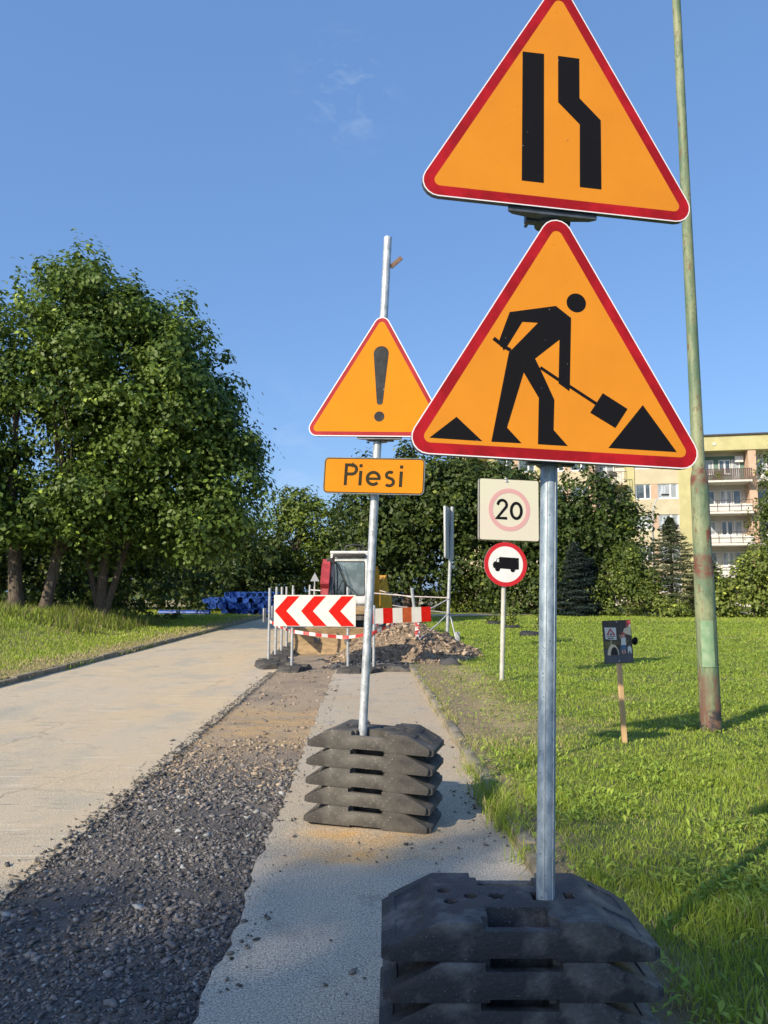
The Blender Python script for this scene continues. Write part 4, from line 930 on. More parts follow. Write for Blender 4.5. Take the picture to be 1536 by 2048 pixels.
b = MB(); b.tube([(-.50, -.42, 2.44), (-.38, -.6, 2.5), (-.34, -.72, 2.1), (-.36, -.8, 1.6)], .017, n=6); b.tube([(-.46, -.42, 2.42), (-.30, -.55, 2.35), (-.1, -.5, 1.9), (-.1, -.4, 1.5)], .015, n=6); b.box((-.46, -.47, 2.42), (.2, .16, .14), bev=.03); EX('hydraulic_hose', b, 'blackpaint', bo)
b = MB()
bk = [(.30 * math.cos(R(t)), .30 * math.sin(R(t))) for t in range(-40, 201, 15)]
Tm = Matrix.Translation((-.72, -1.12, 1.28)) @ Matrix.Rotation(R(25), 4, 'Z')
inner = [(a * .9, c * .9) for a, c in bk]
b.prism(bk + inner[::-1], -.26, .26, Tm); b.prism(bk, -.28, -.26, Tm); b.prism(bk, .26, .28, Tm)
for i in range(4): b.box((.26, -.2 + .133 * i, -.28), (.05, .05, .16), Tm)
b.ring(circ(0, .02, .16, 20), circ(0, .02, .10, 20), -.30, -.28, Tm); EX('bucket', b, 'greypaint', bo)
for o in [ex]: o.rotation_euler.z = R(-2)
tg = MB(); tg.prism([(-.14, 0), (.14, 0), (0, .27)], 0, .01); tg.cyl((0, .02, -1.7), (0, .02, .1), .02, n=8)
tg.build('warning_triangle_back', M['alu_back'], loc=(-2.15, 24, 1.75), label='small grey triangular sign back rising left of the excavator boom', cat='road sign', smooth=0)

# yellow dumper behind
du = thing('yellow_dumper', 'yellow site dumper with raised tipping skip behind the excavator', 'dumper', (-.62, 24.5, 0), (0, 0, R(-12)))
b = MB(); sk = [(-.75, .95), (-.55, .62), (.45, .62), (.75, 1.0), (.62, 1.75), (.45, 1.95), (-.75, 1.6)]
b.prism(sk, -.62, .62, axis='x'); b.prism([(a * .97, c) for a, c in [(-.72, 1.0), (.7, 1.08), (.55, 1.66), (-.72, 1.5)]], .63, .66, axis='x'); b.build('skip', M['yellow'], du)
b = MB(); b.box((0, -.3, 1.86), (1.3, 1.0, .05), Matrix.Rotation(R(8), 4, 'X'), bev=.01); b.build('skip_lip', M['yellow'], du)
b = MB(); b.box((0, .6, .55), (1.0, 2.2, .3), bev=.04); b.build('chassis', M['blackpaint'], du)
b = MB(); b.box((0, 1.3, .95), (1.1, 1.0, .7), bev=.1); b.build('engine_cover', M['yellow'], du)
for x in (-.62, .62):
    for y in (-.35, 1.35): MB().cyl((x - .14, y, .40), (x + .14, y, .40), .40, n=24).build('wheel', M['tyre'], du)
b = MB(); b.box((.2, -.65, 1.05), (.4, .04, .25), bev=.01); b.build('red_reflector', M['redpaint'], du)
yp = MB(); yp.prism([(-.10, .0), (.13, .0), (.13, 1.05), (.08, 1.30), (-.06, 1.30)], 0, .12)
yp.build('yellow_panel', M['yellow'], ex, loc=(.66, 1.15, .82))

# ------------------------------------------------------------------ cars far along the road
def car(loc, rz, paint, label, tone):
    t = thing('parked_car', label, 'car', loc, (0, 0, rz), 'cars parked at the far end of the road')
    pm = mat('car_paint_' + tone, paint, .3, .2, coat=.6)
    prof = [(-2.1, .35), (-2.12, .62), (-2.0, .80), (-1.25, .92), (1.75, .98), (2.05, .88), (2.1, .4), (1.75, .28), (-1.8, .28)]
    b = MB(); b.prism(prof, -.84, .84); b.build('body', pm, t)
    b = MB(); gl = [(-1.2, .92), (-.45, 1.38), (.95, 1.42), (1.75, .98)]
    vs = [(a, s * (.78 if c < 1.2 else .62), c) for s in (-1, 1) for a, c in gl]; b.add(vs, [(0, 1, 2, 3), (7, 6, 5, 4), (0, 4, 5, 1), (1, 5, 6, 2), (2, 6, 7, 3)]); b.build('windows', M['glass'], t)
    b = MB(); b.box((.25, 0, 1.415), (1.5, 1.26, .04), bev=.015)
    for s in (-1, 1):
        for a, c in (((-1.2, .92), (-.45, 1.40)), ((.25, .94), (.22, 1.42)), ((.95, 1.42), (1.75, .98))): b.cyl((a[0], s * .79, a[1]), (c[0], s * .635, c[1]), .035, n=6)
    b.build('roof', pm, t)
    for x in (-1.3, 1.3):
        for s in (-1, 1):
            w_ = MB().cyl((x, s * .68, .31), (x, s * .86, .31), .31, n=20).build('wheel', M['tyre'], t); MB().cyl((x, s * .855, .31), (x, s * .87, .31), .19, n=16).build('hubcap', M['galv_dull'], w_)
    for s in (-1, 1): b = MB(); b.box((-2.08, s * .6, .68), (.08, .3, .12), bev=.02); b.build('headlight', M['upvc'], t)
car((.55, 62, .12), R(62), (.42, .50, .58), 'silver blue car parked far off behind the soil heap, nearer the yellow dumper', 'silver')
car((2.1, 60, .12), R(15), (.72, .72, .66), 'white car parked far off, seen beyond the leaning post', 'white')

# ------------------------------------------------------------------ blue pipes
PM = MB(); PM.cyl((0, -1.5, 0), (0, 1.5, 0), .150, n=20, caps=False); PM.cyl((0, -1.5, 0), (0, -1.32, 0), .168, n=20)
PM.ring([(a, c) for a, c in circ(0, 0, .168, 20)], [(a, c) for a, c in circ(0, 0, .135, 20)], -1.515, -1.50, mi=1)
PM.prism(circ(0, 0, .135, 20), -1.50, -1.49, mi=1)
pipe_me = PM.mesh('blue_pipe', [M['bluepipe'], M['bluecap']])
gz = .17
rows = [(3, 10, 'bottom row'), (0, 12, 'lower middle row'), (0, 12, 'upper middle row'), (3, 9, 'top row')]
ORD = 'first second third fourth fifth sixth seventh eighth ninth tenth eleventh twelfth'.split()
for r_, (s0, cnt, nm) in enumerate(rows):
    for i in range(cnt):
        if r_ == 2 and i == 6: continue
        x = -10.15 + (s0 + i) * .338 + (.17 if r_ % 2 else 0) + random.uniform(-.02, .02)
        link('blue_pipe', pipe_me, loc=(x, 45 + random.uniform(-.08, .08) + (.6 if i < 3 else 0), T1(x, 45) + gz + r_ * .315), rot=(0, random.uniform(0, 6), random.uniform(-.04, .04)),
             label='blue pipe end, %s from the left in the %s of the pile' % (ORD[i], nm), cat='pipe', group='blue plastic pipes piled beside the road')
o = link('blue_pipe', pipe_me, loc=(-11.2, 43.5, T1(-11.2, 43.5) + .1), rot=(0, 0, R(80)), label='single blue pipe lying in the grass left of the pile', cat='pipe')

# ------------------------------------------------------------------ tyres and saplings on the lawn
def torus_me(Rm, r):
    b = MB(); N, n2 = 30, 12
    for i in range(N):
        a = 2 * math.pi * i / N
        for j in range(n2):
            c = 2 * math.pi * j / n2; rr = Rm + r * math.cos(c) * .9; b.v.append((rr * math.cos(a), rr * math.sin(a), r * math.sin(c) * .85))
    for i in range(N):
        for j in range(n2): b.f.append((i * n2 + j, ((i + 1) % N) * n2 + j, ((i + 1) % N) * n2 + (j + 1) % n2, i * n2 + (j + 1) % n2)); b.m.append(0)
    return b.mesh('half_buried_tyre', M['tyre'])
tm = torus_me(.24, .11)
TY = [(4.55, 24.2, 'half buried black tyre on the lawn, nearest the near sign post'), (4.75, 29.0, 'half buried black tyre round the leafy sapling on the lawn'), (4.60, 32.6, 'half buried black tyre farthest back on the lawn, behind the lorry ban post')]
for x, y, lb in TY: link('half_buried_tyre', tm, loc=(x, y, T1(x, y) + .05), rot=(.05, .03, random.random()), label=lb, cat='tyre', group='old tyres sunk in the lawn as planters')

# ------------------------------------------------------------------ trees
def leaf_cloud(name, P, Nn, size, col, parent=None, m='leaf', aspect=.62, **k):
    """one folded leaf per point; Nn preferred normals"""
    N = len(P); n_ = Nn + RNG.normal(0, .34, (N, 3)); n_ /= np.linalg.norm(n_, axis=1, keepdims=True) + 1e-9
    r = RNG.normal(0, 1, (N, 3)); u = np.cross(n_, r); u /= np.linalg.norm(u, axis=1, keepdims=True) + 1e-9; v = np.cross(n_, u)
    s = size[:, None]; V = np.stack([P - u * s * .5, P - v * s * .5 * aspect + n_ * s * .06, P + u * s * .5 - n_ * s * .05, P + v * s * .5 * aspect + n_ * s * .06], 1).reshape(-1, 3)
    i = np.arange(N)[:, None] * 4; F = np.concatenate([i + [0, 1, 2], i + [0, 2, 3]], 1).reshape(-1, 3)
    return np_mesh(name, V, F, M[m], cols=np.repeat(col, 4, 0), parent=parent, **k)
def crown_pts(blobs, n_cl, per, spread, cut=.42, seed=0, shell=.45, lean_sun=True):
    """clusters of leaves spread through ellipsoidal lobes, kept where a noise field allows; returns P, N, cluster id"""
    out, nor, cid, cen = [], [], [], []
    vol = np.array([b[1][0] * b[1][1] * b[1][2] for b in blobs]) ** .72; vol /= vol.sum()
    for (c, r), w in zip(blobs, vol):
        k = int(n_cl * w); d = RNG.normal(0, 1, (k, 3)); d /= np.linalg.norm(d, axis=1, keepdims=True)
        rr = RNG.random(k) ** shell; rad = np.array(r)
        bumpy = 1 + .22 * (fbm(np.arctan2(d[:, 1], d[:, 0]) * 2.2, d[:, 2] * 3, 1.3, seed + len(cen)) - .45) * 2
        q = np.array(c) + d * rad * (rr * bumpy)[:, None]
        keep = fbm(q[:, 0] + q[:, 2] * .7, q[:, 1] + q[:, 2] * .9, .75 / max(spread * 2.2, .3), seed) > cut * .9; q, d = q[keep], d[keep]
        for j in range(len(q)):
            cen.append(q[j]); 
        K = len(q); sz = RNG.uniform(.55, 1.5, (K, 1, 1)); up_ = (d[:, 2] > .25)[:, None, None] * (RNG.random((K, 1, 1)) < .35)
        g0 = np.clip(RNG.normal(0, 1, (K, per, 3)), -2.1, 2.1); g = g0 * np.array([spread, spread, spread * .6]) * sz
        g = np.where(up_, g * np.array([.45, .45, 1.7]) + np.array([0, 0, spread * .6]), g)
        droop = -.35 * (g[..., 0] ** 2 + g[..., 1] ** 2) / max(spread, .01); g[..., 2] += droop * .5
        out.append((q[:, None] + g).reshape(-1, 3))
        gn = g0 / (np.linalg.norm(g0, axis=2, keepdims=True) + 1e-6); nor.append((gn * .85 + d[:, None] * .4 + np.array([0, 0, .45])).reshape(-1, 3)); cid.append(np.repeat(np.arange(K) + len(cid) * 10000, per))
    return np.concatenate(out), np.concatenate(nor), np.concatenate(cid), np.array(cen)
def leaf_cols(P, cid, c1, c2, bright=.06):
    h = np.modf(np.abs(np.sin(cid * 12.9898) * 43758.5))[0]; t = np.clip(.55 * h + .35 * RNG.random(len(P)) + .5 * (fbm(P[:, 0] + P[:, 2] * .3, P[:, 2] + P[:, 1] * .4, .5, 5) - .35), 0, 1)[:, None]
    c = np.array(c1) * (1 - t) + np.array(c2) * t
    y = RNG.random((len(P), 1)) < bright * (h[:, None] > .6); return np.where(y, np.array(c2) * 1.9 + np.array([.06, .03, 0]), c)
def limbs(b, base, tips, r0, seed=0):
    for t in tips:
        a = Vector(base); c = Vector(t); m1 = a.lerp(c, .35) + Vector((random.uniform(-.3, .3), random.uniform(-.3, .3), .5)) * (c - a).length * .12; m2 = a.lerp(c, .7) + Vector((random.uniform(-.2, .2), random.uniform(-.2, .2), .3)) * (c - a).length * .1
        b.tube([a, m1, m2, c], [r0, r0 * .7, r0 * .42, r0 * .14], n=6)
def tree(name, label, x, y, trunks, blobs, n_cl, per, spread, size, c1, c2, cut=.42, seed=0, shell=.45, group=None, n_limbs=16, cat='tree', base_z=None, gap=False):
    z0 = T1(x, y) - .1 if base_z is None else base_z
    t = thing(name, label, cat, (x, y, z0), group=group)
    b = MB()
    P, Nn, cid, cen = crown_pts([((c[0], c[1], c[2]), r) for c, r in blobs], n_cl, per, spread, cut, seed, shell)
    for (dx, dy, tx, ty, h, r) in trunks:
        pts = [(dx, dy, 0), (dx + (tx - dx) * .12, dy + (ty - dy) * .12, h * .12), (dx + (tx - dx) * .45, dy + (ty - dy) * .45, h * .45), (tx, ty, h)]
        b.tube(pts, [r * 1.35, r, r * .82, r * .45], n=12)
        if len(cen):
            near = cen[np.argsort(np.abs(cen[:, 0] - tx) + np.abs(cen[:, 1] - ty) + RNG.random(len(cen)) * 6)[:n_limbs]]
            for q in near:
                f_ = random.uniform(.35, .95); limbs(b, (dx + (tx - dx) * f_, dy + (ty - dy) * f_, h * f_), [tuple(q)], r * .42 * (1.1 - f_ * .5))
    b.build('trunk', M['bark'], t)
    if gap:   # an opening among the leaves, through which the sun reaches the corner of the nearest sign
        q = P + np.array([x, y, z0]) - np.array([1.085, 2.69, 2.07]); sdv = np.array(sun_dir); q = q - np.outer(q @ sdv, sdv)
        k = np.linalg.norm(q * np.array([1, 1, .7]), axis=1) > .22; P, Nn, cid = P[k], Nn[k], cid[k]
    leaf_cloud('crown', P, Nn, size * RNG.uniform(.6, 1.35, len(P)), leaf_cols(P, cid, c1, c2), t)
    return t
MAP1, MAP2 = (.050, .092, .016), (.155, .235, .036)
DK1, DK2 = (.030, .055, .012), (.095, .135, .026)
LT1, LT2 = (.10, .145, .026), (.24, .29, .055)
GT = 'maples on the left verge'
tree('maple_tree', 'big dense maple with two pale trunks at the left edge, on the grassy verge', -12.2, 26.3,
     [(-.25, 0, -.7, 0, 5.5, .24), (.62, .1, 1.4, .3, 4.6, .20)],
     [((-1.6, 0, 7.9), (4.4, 4.2, 3.7)), ((-4.5, .5, 6.2), (4, 4, 4)), ((2.2, -.6, 10.1), (2.3, 2.6, 2.4)), ((-1.2, -.8, 9.9), (2.2, 2.4, 1.5)), ((-1.5, 0, 3.9), (4.7, 3.4, 1.6)), ((1.9, -.3, 4.2), (2.2, 2.2, 1.5))],
     1200, 90, .35, .185, MAP1, MAP2, cut=.50, seed=3, group=GT, n_limbs=11)
tree('maple_tree', 'big dense maple with forked dark trunk beside the road, right of the pale trunks', -10.1, 27.6,
     [(0, 0, .2, 0, 6.0, .20), (.05, 0, -.9, -.2, 4.0, .12), (.1, 0, 1.2, .3, 4.2, .13)],
     [((.6, 0, 7.6), (4.0, 4.2, 4.1)), ((2.9, -.3, 8.5), (2.2, 2.5, 2.4)), ((3.5, .2, 4.7), (2.4, 2.6, 2.3)), ((-.8, -.6, 11.3), (1.9, 2.3, 1.8)), ((1.7, -.4, 10.6), (1.7, 2.0, 1.6)), ((.8, .2, 3.7), (3.9, 3.2, 1.6)), ((4.3, 0, 6.7), (1.5, 1.8, 1.3)), ((3.1, -.4, 3.3), (2.3, 2.2, 1.3))],
     1550, 90, .34, .185, MAP1, MAP2, cut=.50, seed=8, group=GT, n_limbs=13)
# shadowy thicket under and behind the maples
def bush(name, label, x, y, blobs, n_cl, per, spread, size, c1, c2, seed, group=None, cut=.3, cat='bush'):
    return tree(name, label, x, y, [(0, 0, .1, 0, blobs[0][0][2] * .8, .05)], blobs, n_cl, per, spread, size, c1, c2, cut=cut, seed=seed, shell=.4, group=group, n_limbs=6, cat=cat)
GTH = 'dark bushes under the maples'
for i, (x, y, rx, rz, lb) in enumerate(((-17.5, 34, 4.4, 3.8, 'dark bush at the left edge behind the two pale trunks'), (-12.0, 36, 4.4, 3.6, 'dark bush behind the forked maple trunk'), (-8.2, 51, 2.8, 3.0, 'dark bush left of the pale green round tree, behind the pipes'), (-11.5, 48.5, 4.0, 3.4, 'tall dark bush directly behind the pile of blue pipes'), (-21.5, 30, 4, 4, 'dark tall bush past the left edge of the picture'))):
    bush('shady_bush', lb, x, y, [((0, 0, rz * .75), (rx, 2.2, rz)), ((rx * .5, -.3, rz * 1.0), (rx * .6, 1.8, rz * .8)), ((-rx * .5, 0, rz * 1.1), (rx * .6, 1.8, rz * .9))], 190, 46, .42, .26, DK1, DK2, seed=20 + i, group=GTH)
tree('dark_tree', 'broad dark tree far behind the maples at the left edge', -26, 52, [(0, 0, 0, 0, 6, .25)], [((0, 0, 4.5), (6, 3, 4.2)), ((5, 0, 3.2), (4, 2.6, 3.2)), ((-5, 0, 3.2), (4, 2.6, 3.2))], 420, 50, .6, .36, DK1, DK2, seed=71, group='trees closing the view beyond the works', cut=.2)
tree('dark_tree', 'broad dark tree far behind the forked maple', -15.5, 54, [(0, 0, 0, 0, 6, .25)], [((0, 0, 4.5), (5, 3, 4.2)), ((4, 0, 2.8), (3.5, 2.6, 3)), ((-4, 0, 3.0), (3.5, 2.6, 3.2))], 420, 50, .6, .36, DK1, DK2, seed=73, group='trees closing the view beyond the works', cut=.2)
# row of trees closing the view beyond the road
GBK = 'trees closing the view beyond the works'
tree('round_tree', 'sunlit pale green round tree beyond the blue pipes, alone against the sky', -6.2, 54, [(0, 0, .1, 0, 5, .2)], [((0, 0, 5.0), (3.0, 3, 3.4)), ((1.9, 0, 3.5), (2.0, 2.2, 2.6)), ((-1.9, 0, 3.4), (2.0, 2, 2.6)), ((.2, 0, 7.4), (1.5, 1.6, 1.5))], 380, 46, .38, .27, LT1, (.15, .21, .03), seed=31, group=GBK)
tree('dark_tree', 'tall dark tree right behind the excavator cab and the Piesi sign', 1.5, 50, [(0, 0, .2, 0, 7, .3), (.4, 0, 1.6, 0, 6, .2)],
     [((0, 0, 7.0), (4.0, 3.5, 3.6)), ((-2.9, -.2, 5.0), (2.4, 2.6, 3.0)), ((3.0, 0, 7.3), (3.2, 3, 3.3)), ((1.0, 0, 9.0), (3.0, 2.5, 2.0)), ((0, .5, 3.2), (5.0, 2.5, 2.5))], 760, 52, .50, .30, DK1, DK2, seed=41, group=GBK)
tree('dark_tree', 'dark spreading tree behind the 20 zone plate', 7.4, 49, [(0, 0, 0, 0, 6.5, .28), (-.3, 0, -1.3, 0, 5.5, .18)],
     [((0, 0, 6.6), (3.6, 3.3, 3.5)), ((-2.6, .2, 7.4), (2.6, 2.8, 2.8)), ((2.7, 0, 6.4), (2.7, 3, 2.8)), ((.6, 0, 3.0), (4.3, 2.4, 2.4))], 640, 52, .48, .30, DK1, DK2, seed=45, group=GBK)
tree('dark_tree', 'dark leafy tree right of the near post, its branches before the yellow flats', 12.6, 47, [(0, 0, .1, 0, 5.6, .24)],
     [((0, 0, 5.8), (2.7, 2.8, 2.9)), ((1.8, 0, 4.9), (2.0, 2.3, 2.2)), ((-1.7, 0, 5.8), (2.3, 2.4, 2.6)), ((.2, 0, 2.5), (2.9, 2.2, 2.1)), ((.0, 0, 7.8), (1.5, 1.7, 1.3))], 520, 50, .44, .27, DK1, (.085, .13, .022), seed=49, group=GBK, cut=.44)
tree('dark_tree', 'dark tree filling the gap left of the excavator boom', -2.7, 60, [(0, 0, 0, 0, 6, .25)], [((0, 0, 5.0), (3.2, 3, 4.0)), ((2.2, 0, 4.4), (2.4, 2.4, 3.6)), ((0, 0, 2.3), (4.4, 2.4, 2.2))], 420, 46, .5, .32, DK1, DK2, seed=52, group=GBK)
# low growth
bush('hedge_bush', 'sunlit light green bush on the far lawn left of the lorry ban sign', 5.3, 50.5, [((0, 0, 1.2), (1.9, .9, 1.3)), ((1.2, 0, 1.0), (1.2, .9, 1.1)), ((-1.4, 0, .9), (1.2, .9, 1.0))], 150, 40, .26, .18, LT1, LT2, 60, 'bushes along the far lawn')
bush('hedge_bush', 'dark low bush on the far lawn behind the round lorry ban sign', 8.1, 44.0, [((0, 0, 1.4), (2.0, 1, 1.9)), ((-1.2, 0, 1.0), (1.2, 1, 1.3)), ((1.5, 0, 1.6), (1.4, 1, 2.0))], 210, 40, .32, .20, DK1, DK2, 61, 'bushes along the far lawn')
bush('hedge_bush', 'bright yellowish green shrub between the near post and the spruce', 13.3, 42.5, [((0, 0, 2.0), (1.4, 1.1, 2.1)), ((-.9, 0, 1.4), (1.0, 1, 1.6)), ((1.0, 0, 1.5), (1.0, 1, 1.7)), ((.3, 0, 3.4), (.6, .6, 1.1))], 330, 36, .24, .16, (.06, .10, .018), (.16, .205, .035), 62, 'bushes along the far lawn', cut=.4)
bush('hedge_bush', 'low leafy shrub at the foot of the spruce', 15.0, 40.8, [((0, 0, .5), (1.2, .7, .6))], 60, 36, .2, .14, LT1, LT2, 63, 'bushes along the far lawn')
bush('hedge_bush', 'broad sunlit shrub right of the green lamp post', 19.3, 40.5, [((0, 0, 1.7), (1.9, 1.4, 1.7)), ((-1.4, 0, 1.0), (1.2, 1.1, 1.2)), ((1.7, 0, 1.9), (1.6, 1.3, 2.1)), ((.5, 0, 2.9), (1.1, 1, .9))], 360, 38, .26, .18, LT1, LT2, 64, 'bushes along the far lawn', cut=.38)
tree('birch_tree', 'drooping green tree at the right edge before the balconies', 24.2, 46, [(0, 0, .2, 0, 8.5, .16)],
     [((-.1, 0, 8.0), (1.6, 2, 2.0)), ((-.9, 0, 5.9), (1.2, 1.6, 1.8)), ((1.0, 0, 5.6), (2.2, 2.2, 3.0)), ((.3, 0, 3.4), (2.6, 2, 1.8)), ((.4, 0, 9.2), (1.8, 1.6, 1.5))], 430, 44, .36, .2, (.05, .085, .016), (.14, .19, .035), seed=66, group='trees by the yellow flats', cut=.44)
def conifer(name, label, x, y, H, Rb, c1, c2, seed, group, n=130, leaf=.15):
    z0 = T1(x, y) - .05; t = thing(name, label, 'conifer', (x, y, z0), group=group)
    b = MB(); b.tube([(0, 0, 0), (0, 0, H * .5), (.03, 0, H * .98)], [.14, .08, .015], n=8)
    P, Nn, cid = [], [], []
    for i in range(n):
        f_ = (i + .5) / n; z = H * (.04 + .94 * f_); L = Rb * (1 - f_) ** .82 * random.uniform(.7, 1.14) + .08; a = i * 2.399 + random.uniform(-.3, .3)
        d = np.array([math.cos(a), math.sin(a), 0]); m_ = int(90 + 230 * (L / Rb)); s = RNG.random(m_) ** .7
        drop = -.30 * L * s + .20 * L * s ** 3
        side = np.array([-d[1], d[0], 0]); p = np.outer(s * L, d) + np.outer(RNG.normal(0, 1, m_) * (.07 + .22 * L * (1 - .55 * s)), side); p[:, 2] = z + drop + RNG.normal(0, .035, m_)
        P.append(p); Nn.append(np.tile(np.array([0, 0, 1.]) + .3 * d, (m_, 1))); cid.append(np.full(m_, i))
        if i % 3 == 0: b.tube([(0, 0, z), tuple(d * L * .5 + np.array([0, 0, z - .1 * L])), tuple(d * L * .92 + np.array([0, 0, z - .12 * L]))], [.03, .018, .006], n=5)
    b.build('trunk', M['bark'], t); P, Nn, cid = np.concatenate(P), np.concatenate(Nn), np.concatenate(cid)
    leaf_cloud('crown', P, Nn, leaf * RNG.uniform(.6, 1.3, len(P)), leaf_cols(P, cid, c1, c2, 0), t, aspect=.35)
GC = 'conifers along the far lawn'
conifer('spruce_tree', 'layered green spruce standing before the yellow flats, left of the green lamp post', 16.2, 43.5, 5.7, 3.0, (.050, .078, .038), (.13, .165, .075), 1, GC, 120)
conifer('spruce_tree', 'low green spruce close to the foot of the green lamp post', 17.9, 42.6, 3.3, 2.0, (.05, .078, .042), (.13, .16, .08), 2, GC, 90)
conifer('spruce_tree', 'small bluish spruce right beside the near sign post', 10.7, 43.2, 4.2, 1.9, (.022, .042, .036), (.06, .088, .075), 3, GC, 100)
conifer('spruce_tree', 'bluish spruce showing low between near post and bright shrub', 12.0, 45.0, 3.4, 1.6, (.022, .042, .036), (.06, .088, .075), 4, GC, 80)
# saplings in tyres
for x, y, h_, lb in ((4.75, 29.0, 1.25, 'light green sapling growing out of a sunken tyre'), (5.5, 27.5, .55, 'small leafy plant on the lawn right of the sapling'), (4.60, 32.6, .5, 'short plant in the farthest sunken tyre')):
    bush('sapling', lb, x, y, [((0, 0, h_ * .55), (.22 + .12 * h_, .25, h_ * .5)), ((0, 0, h_ * .25), (.35, .3, .2))], 40, 22, .09, .085, LT1, LT2, int(h_ * 40), 'young plants on the lawn', cut=.2, cat='plant')
# tall grass at the foot of the maples
x, y = RNG.uniform(-18, -7.2, 14000), RNG.uniform(22, 31, 14000); k = (kerb_l(y) - x > 2.3) & (fbm(x, y, .6, 4) > .40 - .03 * (kerb_l(y) - x)); x, y = x[k], y[k]
blades('tall_grass', np.stack([x, y, terr(x, y)], 1), (.34 * (.35 + 1.3 * fbm(x, y, .9, 14))) * RNG.uniform(.4, 1.5, len(x)), .022 * RNG.uniform(.6, 1.4, len(x)), grass_cols(x, y, len(x), 0 * x + .2) * .6, lean=.45, kind='stuff')

# trees that stand behind the camera and throw the shade over the near ground
def shade_tree(name, label, sx, sy, z, r, seed, n_cl=240):
    """crown centred where the sun line through ground point (sx, sy) passes height z"""
    k = z / math.tan(SUN_EL); cx, cy = sx - math.sin(SUN_AZ) * k, sy - math.cos(SUN_AZ) * k
    tree(name, label, cx, cy, [(0, 0, .1, 0, z, .3)], [((0, 0, z), r), ((r[0] * .35, -.3, z - r[2] * .7), (r[0] * .7, r[1] * .7, r[2] * .6))], n_cl, 44, .42, .24, MAP1, MAP2, seed=seed, group='trees behind the viewer', cut=.2, base_z=0, gap=True)
SH = [(-3.7, -.6, 15.5, (3.0, 3.0, 2.6)), (-.9, .8, 15, (2.7, 2.7, 2.4)), (1.9, 1.0, 14.6, (2.6, 2.6, 2.3)), (5.2, 2.2, 15.0, (2.7, 2.6, 2.4)), (2.8, 1.5, 15.3, (1.7, 1.7, 1.6))]
for i, (sx, sy, z, r) in enumerate(SH):
    shade_tree('maple_tree', 'leafy tree behind the viewer shading the near ground, number %s from the road' % ('one', 'two', 'three', 'four', 'five', 'six')[i], sx, sy, z, r, 80 + i)

# ------------------------------------------------------------------ block of flats
YAW = R(-12)
BO = Vector((22.6, 70, 0))
fl = thing('block_of_flats', 'yellow and cream five storey block of flats with white balconies', 'building', BO, (0, 0, YAW))
M['wall_cream'] = mat('cream_render', (.54, .475, .32), .9, var=.06, scale=.8)
M['wall_green'] = mat('yellow_green_render', (.50, .46, .23), .9, var=.07, scale=.7)
M['wall_pink'] = mat('salmon_render', (.54, .38, .27), .9, var=.06, scale=1)
M['wall_white'] = mat('white_render', (.66, .63, .57), .9, var=.05, scale=1)
M['wall_teal'] = mat('dark_green_render', (.13, .22, .18), .9)
M['rail'] = mat('dark_railing', (.06, .05, .05), .7)
M['brown_rail'] = mat('brown_slats', (.11, .075, .065), .8)
def FB(name, b, m, parent=None, smooth=0, **k): return b.build(name, M[m], parent or fl, smooth=smooth, **k)
H0, PITCHF, TOP = 1.35, 2.8, 15.2
def wallbox(x0, x1, z0, z1, m, y0=0, y1=.35, name='wall'): return FB(name, MB().box(((x0 + x1) / 2, (y0 + y1) / 2, (z0 + z1) / 2), (x1 - x0, y1 - y0, z1 - z0)), m)
wallbox(-16, 34, 0, TOP, 'wall_cream', 1.9, 11, 'core')
wm = {}
def window(x0, x1, z0, z1, curtain=False, y=0.06, mull=.62, parent=None):
    key = (round(x1 - x0, 2), round(z1 - z0, 2), round(mull, 2), curtain)
    if key not in wm:
        w_, h_ = x1 - x0, z1 - z0; b = MB()
        for a, c, d, e_ in ((0, w_, 0, .07), (0, w_, h_ - .07, h_), (0, .07, .07, h_ - .07), (w_ - .07, w_, .07, h_ - .07)): b.box(((a + c) / 2, 0, (d + e_) / 2), (c - a, .07, e_ - d))
        if mull: b.box((w_ * mull, 0, h_ / 2), (.14, .066, h_ - .14))
        b.box((w_ / 2, -.05, -.03), (w_ + .1, .16, .05))
        fm = b.mesh('window', M['upvc'], 0); p = MB(); p.box((w_ / 2, .02, h_ / 2), (w_ - .12, .015, h_ - .12)); wm[key] = (fm, p.mesh('pane', M['pane_curtain'] if curtain else M['pane'], 0))
    o = link('window', wm[key][0], fl, (x0, y, z0)); link('pane', wm[key][1], o); return o
def stripe(x0, x1, m='wall_green'): wallbox(x0, x1, 0, 14.1, m, -.10, 1.9, 'pilaster')
def panel_section(x0, x1, wins, green=True):
    """front wall of stacked spandrels with two windows a floor and a salmon strip between them"""
    for k in range(5):
        zs = H0 + k * PITCHF; zt = zs + 1.35
        wallbox(x0, x1, (0 if k == 0 else zs - PITCHF + 1.35), zs, 'wall_cream', 0, 1.9, 'spandrel')
        xs_ = [x0]
        for i, (a, c, cu, mu) in enumerate(wins):
            if a > xs_[-1] + .02: wallbox(xs_[-1], a, zs, zt, 'wall_pink' if i else 'wall_cream', .02, 1.9, 'window_pier')
            window(a, c, zs, zt, cu ^ (k % 2 == 0 and i == 0), .12, mu); xs_.append(c)
            wallbox(a, c, zs, zt, 'wall_teal', .3, 1.85, 'window_reveal')
        if x1 > xs_[-1] + .02: wallbox(xs_[-1], x1, zs, zt, 'wall_cream', .02, 1.9, 'window_pier')
    wallbox(x0, x1, H0 + 4 * PITCHF + 1.35, 14.1, 'wall_cream', 0, 1.9, 'spandrel')
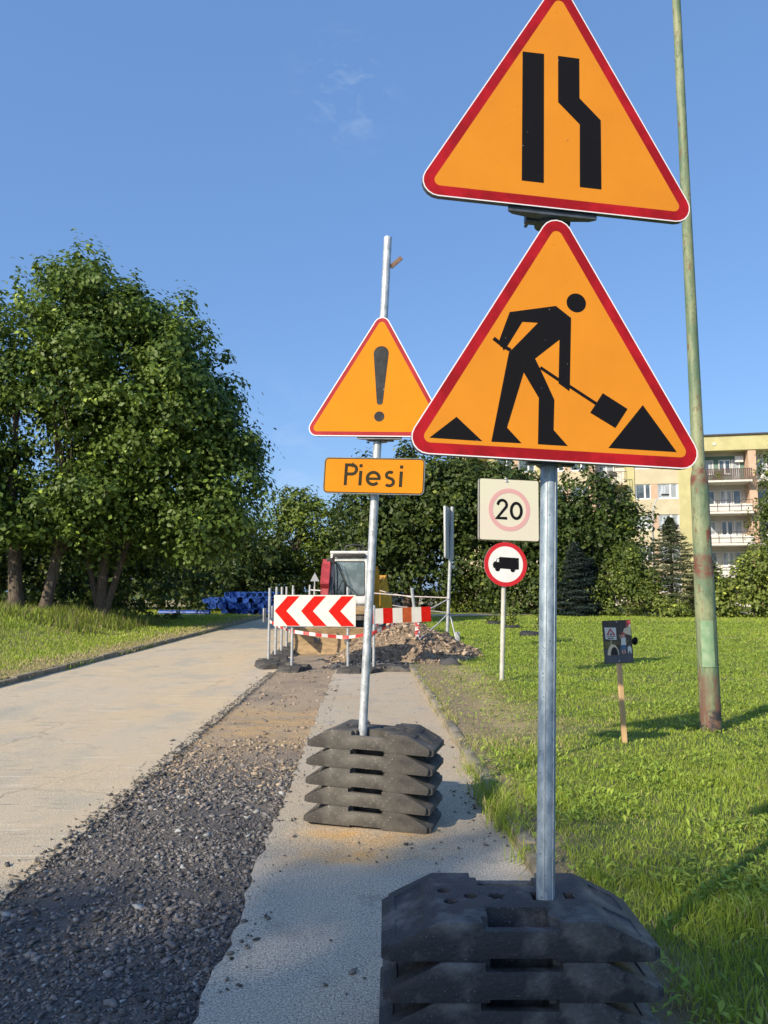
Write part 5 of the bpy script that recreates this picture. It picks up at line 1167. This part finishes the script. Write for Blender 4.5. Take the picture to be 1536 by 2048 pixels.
def railing_mesh(w_, h_, step, bar, depth=.03, mid=None):
    b = MB(); b.box((w_ / 2, 0, h_), (w_, .05, .05)); b.box((w_ / 2, 0, .06), (w_, .04, .04))
    if mid: b.box((w_ / 2, 0, mid), (w_, .03, .03))
    n_ = int(w_ / step)
    for i in range(n_ + 1): b.box((i * w_ / n_, 0, h_ / 2), (bar, depth, h_))
    return b
def balcony_section(x0, x1, kinds, z_off=0):
    w_ = x1 - x0
    wallbox(x0, x1, 0, 14.1, 'wall_white', 1.4, 1.9, 'recess_wall')
    for k in range(5):
        zf = .10 + k * PITCHF - .25 + z_off; kind = kinds[k]
        sl = FB('balcony', MB().box((w_ / 2, .15, 0), (w_ + .04, 2.5, .17)), 'wall_white', None); sl.location = (x0, 0, zf)
        if kind == 'brown':
            o = railing_mesh(w_, 1.0, .16, .11).build('railing', M['brown_rail'], sl, (0, -1.06, .08), smooth=0); wallbox(x0 + .02, x1 - .02, zf + .1, zf + 2.6, 'wall_teal', 1.36, 1.4, 'painted_wall')
        else:
            o = railing_mesh(w_, 1.02, .95, .035, mid=.5).build('railing', M['rail'], sl, (0, -1.06, .08), smooth=0)
            pr_ = MB(); pr_.box((w_ / 2, 0, .40), (w_ - .1, .03, .62)); pr_.build('parapet_panel', M['wall_white'], sl, (0, -1.0, .05), smooth=0)
        cu = k % 2 == 0
        window(x0 + .25, x0 + 1.25, zf + .95, zf + 2.25, cu, 1.32, 0)
        window(x0 + 1.7, x0 + 2.7, zf + .95, zf + 2.25, not cu, 1.32, .5)
        window(x0 + 2.8, x0 + 3.5, zf + .12, zf + 2.25, cu, 1.32, 0)
        if kind == 'clutter':
            b = MB(); 
            for i in range(7): b.box((random.uniform(.3, w_ - .3), -.6, random.uniform(.5, 1.3)), (random.uniform(.2, .5), .3, random.uniform(.2, .6)))
            b.build('balcony_clutter', M['greypaint'], sl, smooth=0)
stripe(-.35, .35); panel_section(.35, 4.2, [(.42, 1.75, False, .62), (2.35, 4.12, True, .62)]); stripe(4.2, 6.2)
balcony_section(6.2, 10.1, ['plain', 'plain', 'plain', 'plain', 'brown']); stripe(10.1, 10.75, 'wall_pink')
balcony_section(10.75, 14.65, ['plain', 'plain', 'plain', 'plain', 'plain']); stripe(14.65, 16.6); panel_section(16.6, 20.45, [(16.67, 18.0, False, .62), (18.6, 20.37, True, .62)]); stripe(20.45, 21.2)
balcony_section(21.2, 25.1, ['plain'] * 5); stripe(25.1, 26)
balcony_section(-3.1, -.35, ['plain', 'plain', 'plain', 'clutter', 'plain']) if False else None
wallbox(-3.1, -.35, 0, 14.1, 'wall_white', 1.4, 1.9, 'recess_wall')
for k in range(5):
    zf = -.15 + k * PITCHF; sl = FB('balcony', MB().box((1.37, .15, 0), (2.79, 2.5, .2)), 'wall_cream'); sl.location = (-3.1, 0, zf)
    railing_mesh(2.7, 1.02, .22, .03).build('railing', M['rail'], sl, (0, -1.06, .1), smooth=0)
    window(-2.7, -1.3, zf + .95, zf + 2.3, True, 1.32, .5)
    b = MB()
    for i in range(6): b.box((random.uniform(.3, 2.4), -.5, random.uniform(.3, 1.1)), (random.uniform(.2, .45), .3, random.uniform(.2, .6)))
    b.build('balcony_clutter', M['greypaint'], sl, smooth=0)
stripe(-3.6, -3.1, 'wall_pink'); panel_section(-7.6, -3.6, [(-7.3, -5.9, True, .62), (-5.3, -3.75, False, .62)]); stripe(-8.4, -7.6); panel_section(-12.3, -8.4, [(-12.1, -10.7, True, .62), (-10.1, -8.6, False, .62)]); stripe(-13, -12.3)
FB('frieze', MB().box((9, 5.4, 14.62), (50, 11.2, 1.35)), 'wall_green'); FB('roof', MB().box((9, 5.4, 15.34), (50.3, 11.5, .14)), 'rail')
b = MB()
for x_ in (7.3, 1.2, 12, 18): b.box((x_, -.22, 14.55), (.28, .06, .2))
FB('vent_grille', b, 'wall_white')
# plants and things on the top balcony
bush('potted_plant', 'leafy pot plant on the brown railed top balcony', 0, 0, [((0, 0, .35), (.45, .3, .55))], 40, 24, .12, .14, LT1, LT2, 91, cut=.1, cat='plant')
pp = bpy.data.objects['potted_plant']; pp.location = BO + Matrix.Rotation(YAW, 3, 'Z') @ Vector((7.4, -.7, 11.25))
ac = MB(); ac.box((0, 0, 0), (.7, .3, .55), bev=.02); ac.cyl((-.1, -.16, 0), (-.1, -.18, 0), .2, n=18)
ac.build('air_conditioner', M['upvc'], loc=BO + Matrix.Rotation(YAW, 3, 'Z') @ Vector((9.6, 1.1, 13.3)), rot=(0, 0, YAW), label='white air conditioner box high on the top balcony wall', cat='air conditioner')
# thin curved street lamp before the flats
sl = thing('curved_street_lamp', 'thin curved grey street lamp before the flats, above the spruce', 'lamp post', (19.6, 56, 0))
MB().tube([(0, 0, 0), (0, 0, 6.2), (.05, 0, 7.2), (.25, 0, 7.9), (.55, 0, 8.3), (.8, 0, 8.42)], [.08, .06, .05, .045, .04, .04], n=8).build('pole', M['galv_dull'], sl)
b = MB(); b.box((1.0, 0, 8.42), (.55, .22, .12), bev=.03); b.build('lamp_head', M['blackpaint'], sl)
